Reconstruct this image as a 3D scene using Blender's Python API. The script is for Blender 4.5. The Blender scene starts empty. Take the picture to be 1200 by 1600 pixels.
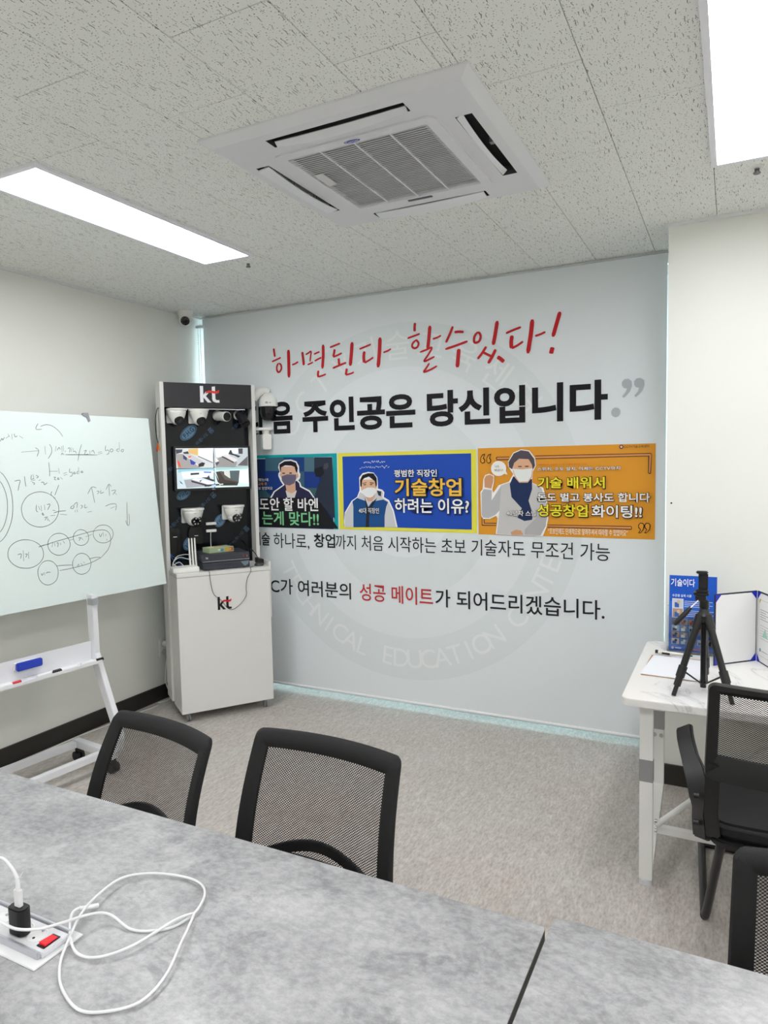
import bpy, bmesh, math, random
from mathutils import Vector, Matrix

random.seed(7)
SC = bpy.context.scene
COL = bpy.context.collection
pi = math.pi

# ------------------------------------------------------------------ camera
cam_d = bpy.data.cameras.new('camera')
cam = bpy.data.objects.new('camera', cam_d)
COL.objects.link(cam)
_yaw, _pitch, _roll = -0.46906, -0.07048, -0.01935
_fw = Vector((math.sin(_yaw) * math.cos(_pitch), math.cos(_yaw) * math.cos(_pitch), math.sin(_pitch)))
_rt = Vector((math.cos(_yaw), -math.sin(_yaw), 0))
_up = _rt.cross(_fw)
_r2 = _rt * math.cos(_roll) + _up * math.sin(_roll)
_u2 = -_rt * math.sin(_roll) + _up * math.cos(_roll)
cam.matrix_world = Matrix(((_r2.x, _u2.x, -_fw.x, 0), (_r2.y, _u2.y, -_fw.y, 0), (_r2.z, _u2.z, -_fw.z, 1.59), (0, 0, 0, 1)))
cam_d.sensor_fit = 'HORIZONTAL'
cam_d.sensor_width = 36
cam_d.lens = 36 * 1079.087 / 1200
cam_d.clip_start = 0.05
SC.camera = cam

# ------------------------------------------------------------------ world, exposure
world = bpy.data.worlds.new('daylight')
SC.world = world
world.use_nodes = True
bg = world.node_tree.nodes['Background']
bg.inputs[0].default_value = (0.80, 0.95, 1.0, 1)
bg.inputs[1].default_value = 4.0
SC.view_settings.view_transform = 'Standard'
SC.view_settings.look = 'None'
SC.view_settings.gamma = 1
SC.view_settings.use_curve_mapping = False
SC.view_settings.exposure = 1.17
LAMP = 9.0          # radiance of the ceiling light panels

# ------------------------------------------------------------------ helpers
def lin(c):
    if isinstance(c, str):
        c = [int(c[i:i + 2], 16) / 255 for i in (0, 2, 4)]
    return tuple((x / 12.92 if x <= 0.04045 else ((x + 0.055) / 1.055) ** 2.4) for x in c[:3]) + (1,)

MATS = {}
def mat(name, col, rough=0.5, metal=0.0, emit=0.0, spec=0.5, bump=None, alpha=None, trans=0.0, coat=0.0):
    if name in MATS:
        return MATS[name]
    m = bpy.data.materials.new(name)
    m.use_nodes = True
    nt = m.node_tree
    b = nt.nodes['Principled BSDF']
    b.inputs['Base Color'].default_value = lin(col)
    b.inputs['Roughness'].default_value = rough
    b.inputs['Metallic'].default_value = metal
    b.inputs['Specular IOR Level'].default_value = spec
    b.inputs['Coat Weight'].default_value = coat
    if trans:
        b.inputs['Transmission Weight'].default_value = trans
    if emit:
        b.inputs['Emission Color'].default_value = lin(col)
        b.inputs['Emission Strength'].default_value = emit
    if bump:
        n = nt.nodes.new('ShaderNodeTexNoise'); n.inputs['Scale'].default_value = bump[0]
        tc = nt.nodes.new('ShaderNodeTexCoord'); nt.links.new(tc.outputs['Object'], n.inputs['Vector'])
        bn = nt.nodes.new('ShaderNodeBump'); bn.inputs['Strength'].default_value = bump[1]; bn.inputs['Distance'].default_value = 0.002
        nt.links.new(n.outputs['Fac'], bn.inputs['Height']); nt.links.new(bn.outputs[0], b.inputs['Normal'])
    MATS[name] = m
    return m

def ink(col):
    return mat('ink_' + col, col, 0.55, spec=0.25)

class NT:
    """small node-building helper"""
    def __init__(s, name, rough=0.5):
        s.m = bpy.data.materials.new(name); s.m.use_nodes = True
        s.nt = s.m.node_tree; s.b = s.nt.nodes['Principled BSDF']; s.b.inputs['Roughness'].default_value = rough
        MATS[name] = s.m
    def n(s, t, **kw):
        nd = s.nt.nodes.new('ShaderNode' + t)
        for k, v in kw.items():
            if hasattr(nd, k): setattr(nd, k, v)
            else: nd.inputs[k.replace('_', ' ')].default_value = v
        return nd
    def l(s, a, b): s.nt.links.new(a, b)
    def pos(s, sx=1, sy=1, sz=1, obj=False):
        g = s.n('TexCoord').outputs['Object'] if obj else s.n('NewGeometry').outputs['Position']
        mp = s.n('Mapping'); mp.inputs['Scale'].default_value = (sx, sy, sz); s.l(g, mp.inputs['Vector']); return mp.outputs[0]
    def noise(s, vec, scale, detail=3, rough=0.5, dist=0):
        t = s.n('TexNoise'); t.inputs['Scale'].default_value = scale; t.inputs['Detail'].default_value = detail
        t.inputs['Roughness'].default_value = rough; t.inputs['Distortion'].default_value = dist
        s.l(vec, t.inputs['Vector']); return t.outputs['Fac']
    def ramp(s, fac, stops):
        r = s.n('ValToRGB'); e = r.color_ramp.elements
        while len(e) < len(stops): e.new(0.5)
        for i, (p, c) in enumerate(stops):
            e[i].position = p; e[i].color = lin(c) if isinstance(c, str) else (c, c, c, 1)
        s.l(fac, r.inputs[0]); return r.outputs[0]
    def mth(s, op, a, b=None):
        t = s.n('Math', operation=op)
        for i, x in enumerate((a, b)):
            if x is None: continue
            if isinstance(x, (int, float)): t.inputs[i].default_value = x
            else: s.l(x, t.inputs[i])
        return t.outputs[0]
    def mix(s, fac, a, b, mode='MIX'):
        t = s.n('MixRGB', blend_type=mode)
        for i, x in enumerate((fac, a, b)):
            if isinstance(x, (int, float)): t.inputs[i].default_value = x if i == 0 else (x, x, x, 1)
            elif isinstance(x, str): t.inputs[i].default_value = lin(x)
            else: s.l(x, t.inputs[i])
        return t.outputs[0]
    def bump(s, h, strength=0.3, dist=0.002):
        bn = s.n('Bump'); bn.inputs['Strength'].default_value = strength; bn.inputs['Distance'].default_value = dist
        s.l(h, bn.inputs['Height']); s.l(bn.outputs[0], s.b.inputs['Normal'])
    def color(s, c): s.l(c, s.b.inputs['Base Color'])

class MB:
    def __init__(s): s.v = []; s.f = []; s.mi = []; s.uv = None; s.cur = 0
    def add(s, vs, fs):
        o = len(s.v); s.v += [tuple(p) for p in vs]; s.f += [tuple(i + o for i in f) for f in fs]; s.mi += [s.cur] * len(fs); return s
    def box(s, x0, y0, z0, x1, y1, z1):
        x0, x1 = sorted((x0, x1)); y0, y1 = sorted((y0, y1)); z0, z1 = sorted((z0, z1))
        return s.add([(x0, y0, z0), (x1, y0, z0), (x1, y1, z0), (x0, y1, z0), (x0, y0, z1), (x1, y0, z1), (x1, y1, z1), (x0, y1, z1)],
                     [(0, 3, 2, 1), (4, 5, 6, 7), (0, 1, 5, 4), (1, 2, 6, 5), (2, 3, 7, 6), (3, 0, 4, 7)])
    def cyl(s, p0, p1, r, seg=16, r2=None, cap=True):
        return s.tube([p0, p1], [r, r if r2 is None else r2], seg, cap)
    def tube(s, path, r, seg=8, cap=True, closed=False):
        P = [Vector(p) for p in path]; n = len(P)
        R = list(r) if isinstance(r, (list, tuple)) else [r] * n
        if len(R) != n:                                   # spread the given radii along the path
            R0, k0 = R, len(R) - 1
            R = []
            for i in range(n):
                q = k0 * i / (n - 1); j = min(int(q), k0 - 1); R.append(R0[j] + (R0[j + 1] - R0[j]) * (q - j))
        T = []
        for i in range(n):
            a = P[i - 1] if (i or closed) else P[i]; b = P[(i + 1) % n] if (i < n - 1 or closed) else P[i]
            T.append((b - a).normalized())
        ref = Vector((0, 0, 1)) if abs(T[0].z) < 0.9 else Vector((1, 0, 0))
        nrm = (ref - T[0] * ref.dot(T[0])).normalized()
        vs = []
        for i in range(n):
            nrm = (nrm - T[i] * nrm.dot(T[i])); nrm = nrm.normalized() if nrm.length > 1e-6 else T[i].orthogonal().normalized()
            bn = T[i].cross(nrm)
            for k in range(seg):
                a = 2 * pi * k / seg
                vs.append(P[i] + (nrm * math.cos(a) + bn * math.sin(a)) * R[i])
        fs = []
        for i in range(n if closed else n - 1):
            j = (i + 1) % n
            for k in range(seg):
                k2 = (k + 1) % seg
                fs.append((i * seg + k, i * seg + k2, j * seg + k2, j * seg + k))
        if cap and not closed:
            fs.append(tuple(range(seg - 1, -1, -1))); fs.append(tuple((n - 1) * seg + k for k in range(seg)))
        return s.add(vs, fs)
    def bar(s, path, w, h, up=(0, 0, 1)):
        """rectangular section swept along path: w across, h along 'up'"""
        P = [Vector(p) for p in path]; n = len(P); up = Vector(up); vs = []
        for i in range(n):
            if 0 < i < n - 1:
                t0 = (P[i] - P[i - 1]).normalized(); t1 = (P[i + 1] - P[i]).normalized(); t = (t0 + t1).normalized(); k = 1 / max(0.5, t.dot(t1))
            else:
                t = (P[min(i + 1, n - 1)] - P[max(i - 1, 0)]).normalized(); k = 1
            sd = t.cross(up).normalized(); u = sd.cross(t).normalized()
            W = w[i] if isinstance(w, (list, tuple)) else w; H = h[i] if isinstance(h, (list, tuple)) else h
            for a, b in ((-1, -1), (1, -1), (1, 1), (-1, 1)):
                vs.append(P[i] + sd * a * W / 2 + u * b * H / 2 * k)
        fs = [(3, 2, 1, 0), tuple((n - 1) * 4 + k for k in range(4))]
        for i in range(n - 1):
            for k in range(4):
                k2 = (k + 1) % 4
                fs.append((i * 4 + k, i * 4 + k2, i * 4 + 4 + k2, i * 4 + 4 + k))
        return s.add(vs, fs)
    def lathe(s, prof, c=(0, 0, 0), seg=24, M=None):
        """profile of (r, z) turned about local z; M maps it"""
        vs = []; n = len(prof)
        for r, z in prof:
            for k in range(seg):
                a = 2 * pi * k / seg
                p = Vector((r * math.cos(a), r * math.sin(a), z))
                if M: p = M @ p
                vs.append(p + Vector(c))
        fs = []
        for i in range(n - 1):
            for k in range(seg):
                k2 = (k + 1) % seg
                fs.append((i * seg + k, i * seg + k2, (i + 1) * seg + k2, (i + 1) * seg + k))
        fs.append(tuple(range(seg - 1, -1, -1))); fs.append(tuple((n - 1) * seg + k for k in range(seg)))
        return s.add(vs, fs)
    def prism(s, poly, f, d0, d1):
        """poly of (a,b); f(a,b,d) -> point; solid between depths d0 and d1"""
        n = len(poly)
        vs = [f(a, b, d0) for a, b in poly] + [f(a, b, d1) for a, b in poly]
        fs = [tuple(range(n)), tuple(range(2 * n - 1, n - 1, -1))] + [(i, i + n, (i + 1) % n + n, (i + 1) % n) for i in range(n)]
        return s.add(vs, fs)
    def poly(s, pts): return s.add(pts, [tuple(range(len(pts)))])
    def build(s, name, m, parent=None, smooth=None, bevel=0, seg=2, loc=None, fix=True):
        me = bpy.data.meshes.new(name)
        me.from_pydata(s.v, [], s.f)
        ms = m if isinstance(m, list) else [m]
        for x in ms: me.materials.append(x)
        if len(ms) > 1: me.polygons.foreach_set('material_index', s.mi)
        if s.uv:
            ul = me.uv_layers.new(name='UVMap')
            for lp in me.loops: ul.data[lp.index].uv = s.uv[lp.vertex_index]
        if bevel or fix:
            bm = bmesh.new(); bm.from_mesh(me)
            if bevel:
                bmesh.ops.remove_doubles(bm, verts=bm.verts, dist=1e-6)
                es = [e for e in bm.edges if len(e.link_faces) == 2 and e.calc_face_angle(0) > 0.5]
                bmesh.ops.bevel(bm, geom=es, offset=bevel, segments=seg, affect='EDGES', clamp_overlap=True)
            if fix: bmesh.ops.recalc_face_normals(bm, faces=bm.faces)
            bm.to_mesh(me); bm.free()
        if smooth:
            me.polygons.foreach_set('use_smooth', [True] * len(me.polygons))
            me.set_sharp_from_angle(angle=math.radians(smooth if smooth is not True else 40))
        me.update()
        o = bpy.data.objects.new(name, me); COL.objects.link(o)
        if parent is not None: o.parent = parent
        if loc: o.location = loc
        return o

def tag(o, label=None, cat=None, group=None, kind=None):
    if label: o['label'] = label
    if cat: o['category'] = cat
    if group: o['group'] = group
    if kind: o['kind'] = kind
    return o

def thing(name, label, cat, loc=(0, 0, 0), rz=0, group=None):
    o = bpy.data.objects.new(name, None); COL.objects.link(o)
    o.location = loc; o.rotation_euler = (0, 0, rz); o.empty_display_size = 0.1
    return tag(o, label, cat, group)

def rrect(x0, z0, x1, z1, r, k=5):
    out = []
    for cx, cz, a0 in ((x1 - r, z1 - r, 0), (x0 + r, z1 - r, 90), (x0 + r, z0 + r, 180), (x1 - r, z0 + r, 270)):
        for i in range(k + 1):
            a = math.radians(a0 + 90 * i / k); out.append((cx + r * math.cos(a), cz + r * math.sin(a)))
    return out

def ellipse(cx, cz, rx, rz, k=20):
    return [(cx + rx * math.cos(2 * pi * i / k), cz + rz * math.sin(2 * pi * i / k)) for i in range(k)]

_tcache = {}
_tc = bpy.data.curves.new('lettering', 'FONT'); _tc.size = 1; _tc.resolution_u = 4
_to = bpy.data.objects.new('lettering', _tc)
def glyphs(body, bold=0.0):
    """2-D outline mesh of a text: verts, faces, bbox"""
    key = (body, bold)
    if key not in _tcache:
        _tc.body = body; _tc.offset = 0.018 * bold
        me = _to.to_mesh()
        vs = [(v.co.x, v.co.y) for v in me.vertices]; fs = [tuple(p.vertices) for p in me.polygons]
        _to.to_mesh_clear()
        xs = [v[0] for v in vs]; ys = [v[1] for v in vs]
        _tcache[key] = (vs, fs, (min(xs), min(ys), max(xs), max(ys)))
    return _tcache[key]

def words(vs, fs, gap=0.16):
    """split an outline mesh into words at the wide gaps; yields face lists"""
    iv = sorted(((min(vs[i][0] for i in f), max(vs[i][0] for i in f), k) for k, f in enumerate(fs)))
    out = []; end = None
    for lo, hi, k in iv:
        if end is None or lo > end + gap: out.append([])
        out[-1].append(fs[k]); end = hi if end is None or lo > end + gap else max(end, hi)
    return out

def put_text(mb, body, box, f, d, bold=0.0):
    """fit a text into box (x0,z0,x1,z1) of the plane f(a,b,d)"""
    vs, fs, (a0, b0, a1, b1) = glyphs(body, bold)
    x0, z0, x1, z1 = box
    mb.add([f(x0 + (a - a0) / (a1 - a0) * (x1 - x0), z0 + (b - b0) / (b1 - b0) * (z1 - z0), d) for a, b in vs], fs)

def spline(pts, sub=5):
    """Catmull-Rom through the points"""
    P = [Vector(p) for p in pts]
    if len(P) < 3: return P
    out = []
    for i in range(len(P) - 1):
        p0 = P[max(i - 1, 0)]; p1 = P[i]; p2 = P[i + 1]; p3 = P[min(i + 2, len(P) - 1)]
        for k in range(sub):
            t = k / sub
            out.append(0.5 * ((2 * p1) + (p2 - p0) * t + (2 * p0 - 5 * p1 + 4 * p2 - p3) * t * t + (3 * p1 - p0 - 3 * p2 + p3) * t ** 3))
    out.append(P[-1]); return out

def ribbon(mb, pts, w, f, d, sub=4, taper=0.35):
    """brush stroke as a flat ribbon in the plane f(a,b,d)"""
    P = [p for p in spline([(a, b, 0) for a, b in pts], sub)]
    n = len(P); vs = []
    for i in range(n):
        t = (P[min(i + 1, n - 1)] - P[max(i - 1, 0)]); t = t.normalized() if t.length else Vector((1, 0, 0))
        s_ = Vector((-t.y, t.x, 0)); u = i / (n - 1)
        k = min(1.0, (taper + min(u, 1 - u) * 6))
        vs += [f(*(P[i] + s_ * w / 2 * k).xy, d), f(*(P[i] - s_ * w / 2 * k).xy, d)]
    mb.add(vs, [(2 * i, 2 * i + 1, 2 * i + 3, 2 * i + 2) for i in range(n - 1)])

def prints(name, polys, f, parent, d0=0.0, step=0.00025, emit=0, rough=0.55):
    """flat colour print: list of (hex, points) layered in the plane f(a,b,d), nearer ones later"""
    mb = MB(); cols = []
    for i, (c, pts) in enumerate(polys):
        if c not in cols: cols.append(c)
        mb.cur = cols.index(c)
        mb.poly([f(a, b, d0 + step * i) for a, b in pts])
    ms = [mat('screen_' + c, c, 0.3, emit=emit) if emit else ink(c) for c in cols]
    return mb.build(name, ms if len(ms) > 1 else ms[0], parent, fix=False)

def texts(name, items, f, parent, d):
    """items: (text, box, colour, bold, shadow colour); each word a part of its own"""
    for body, box, c, bold, sh in items:
        sets = []
        vs, fs, bb = glyphs(body, bold); wf = words(vs, fs)
        if sh:
            h = box[3] - box[1]; g = h * 0.055
            v2, f2, b2 = glyphs(body, bold + 2.2)
            w2 = words(v2, f2, 0.16 - 0.08)
            if len(w2) != len(wf): w2 = None
            sbox = (box[0] - g, box[1] - 1.5 * g, box[2] + 1.6 * g, box[3] + g)
        for k, face in enumerate(wf):
            mb = MB()
            def lay(V, F, B_, bx, dd, col):
                mb.cur = col; ids = sorted({i for q in F for i in q}); mp = {i: n for n, i in enumerate(ids)}
                mb.add([f(bx[0] + (V[i][0] - B_[0]) / (B_[2] - B_[0]) * (bx[2] - bx[0]), bx[1] + (V[i][1] - B_[1]) / (B_[3] - B_[1]) * (bx[3] - bx[1]), dd) for i in ids], [tuple(mp[i] for i in q) for q in F])
            if sh and (w2 or k == 0): lay(v2, w2[k] if w2 else f2, b2, sbox, d - 0.0004, 0)
            lay(vs, face, bb, box, d, 1 if sh else 0)
            mb.build(name, [ink(sh), ink(c)] if sh else ink(c), parent, fix=False)

# traced print and handwriting, metres on their own surfaces
RED=[(0.014,[(-2.822,2.388),(-2.818,2.361),(-2.814,2.331)]),(0.01,[(-2.84,2.3),(-2.801,2.311),(-2.764,2.322)]),(0.012,[(-2.784,2.286),(-2.798,2.269),(-2.801,2.244),(-2.792,2.227),(-2.777,2.228),(-2.763,2.248),(-2.766,2.272),(-2.781,2.286)]),(0.022,[(-2.701,2.368),(-2.701,2.283),(-2.703,2.183)]),(0.01,[(-2.675,2.266),(-2.649,2.271),(-2.625,2.282)]),(0.016,[(-2.59,2.344),(-2.585,2.301),(-2.581,2.255)]),(0.01,[(-2.564,2.324),(-2.541,2.333),(-2.521,2.341),(-2.526,2.303),(-2.531,2.276)]),(0.009,[(-2.551,2.256),(-2.526,2.263),(-2.506,2.269)]),(0.01,[(-2.498,2.321),(-2.474,2.328),(-2.454,2.333)]),(0.01,[(-2.494,2.276),(-2.467,2.286),(-2.441,2.295)]),(0.019,[(-2.425,2.377),(-2.427,2.302),(-2.435,2.222)]),(0.015,[(-2.466,2.211),(-2.471,2.183),(-2.466,2.169)]),(0.01,[(-2.468,2.17),(-2.437,2.176),(-2.409,2.184)]),(0.011,[(-2.374,2.354),(-2.337,2.363),(-2.296,2.373)]),(0.015,[(-2.338,2.339),(-2.343,2.315),(-2.35,2.292)]),(0.011,[(-2.351,2.29),(-2.319,2.298),(-2.284,2.31)]),(0.015,[(-2.309,2.278),(-2.308,2.257),(-2.307,2.238)]),(0.012,[(-2.356,2.218),(-2.304,2.233),(-2.253,2.246)]),(0.022,[(-2.206,2.372),(-2.214,2.297),(-2.224,2.223)]),(0.015,[(-2.25,2.208),(-2.255,2.184),(-2.259,2.168)]),(0.01,[(-2.26,2.167),(-2.226,2.172),(-2.198,2.18)]),(0.011,[(-2.154,2.323),(-2.112,2.334),(-2.069,2.346)]),(0.018,[(-2.118,2.306),(-2.124,2.269),(-2.121,2.235)]),(0.011,[(-2.118,2.233),(-2.083,2.248),(-2.054,2.263)]),(0.023,[(-2.004,2.382),(-2.01,2.293),(-2.022,2.197)]),(0.01,[(-1.983,2.287),(-1.953,2.294),(-1.928,2.305)]),(0.015,[(-1.761,2.447),(-1.764,2.422),(-1.764,2.395)]),(0.011,[(-1.814,2.358),(-1.77,2.368),(-1.729,2.378)]),(0.012,[(-1.758,2.341),(-1.777,2.326),(-1.783,2.307),(-1.77,2.294),(-1.749,2.298),(-1.739,2.32),(-1.75,2.338),(-1.76,2.341)]),(0.02,[(-1.662,2.419),(-1.669,2.353),(-1.679,2.279)]),(0.01,[(-1.645,2.338),(-1.617,2.343),(-1.589,2.354)]),(0.011,[(-1.731,2.266),(-1.691,2.276),(-1.651,2.287),(-1.673,2.25),(-1.704,2.209),(-1.669,2.218),(-1.634,2.232)]),(0.011,[(-1.669,2.195),(-1.69,2.167),(-1.707,2.144),(-1.665,2.154),(-1.618,2.174)]),(0.014,[(-1.513,2.4),(-1.533,2.357),(-1.559,2.308)]),(0.014,[(-1.504,2.364),(-1.474,2.364),(-1.445,2.359)]),(0.013,[(-1.564,2.269),(-1.492,2.285),(-1.421,2.303)]),(0.022,[(-1.477,2.263),(-1.482,2.212),(-1.488,2.155)]),(0.013,[(-1.357,2.351),(-1.377,2.329),(-1.381,2.301),(-1.373,2.29),(-1.35,2.296),(-1.34,2.321),(-1.346,2.341),(-1.358,2.349)]),(0.02,[(-1.238,2.402),(-1.25,2.332),(-1.264,2.267)]),(0.014,[(-1.306,2.262),(-1.332,2.225),(-1.36,2.194)]),(0.013,[(-1.324,2.229),(-1.298,2.214),(-1.273,2.201)]),(0.017,[(-1.249,2.24),(-1.269,2.202),(-1.295,2.163)]),(0.02,[(-1.239,2.196),(-1.219,2.182),(-1.2,2.164)]),(0.012,[(-1.187,2.326),(-1.143,2.34),(-1.098,2.352)]),(0.02,[(-1.151,2.31),(-1.156,2.272),(-1.154,2.238)]),(0.012,[(-1.153,2.237),(-1.119,2.251),(-1.086,2.27)]),(0.022,[(-1.032,2.388),(-1.042,2.3),(-1.059,2.2)]),(0.011,[(-1.017,2.294),(-0.987,2.3),(-0.958,2.311)]),(0.02,[(-0.876,2.413),(-0.895,2.35),(-0.916,2.28)]),(0.022,[(-0.918,2.222),(-0.923,2.203),(-0.927,2.187)])]
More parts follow.
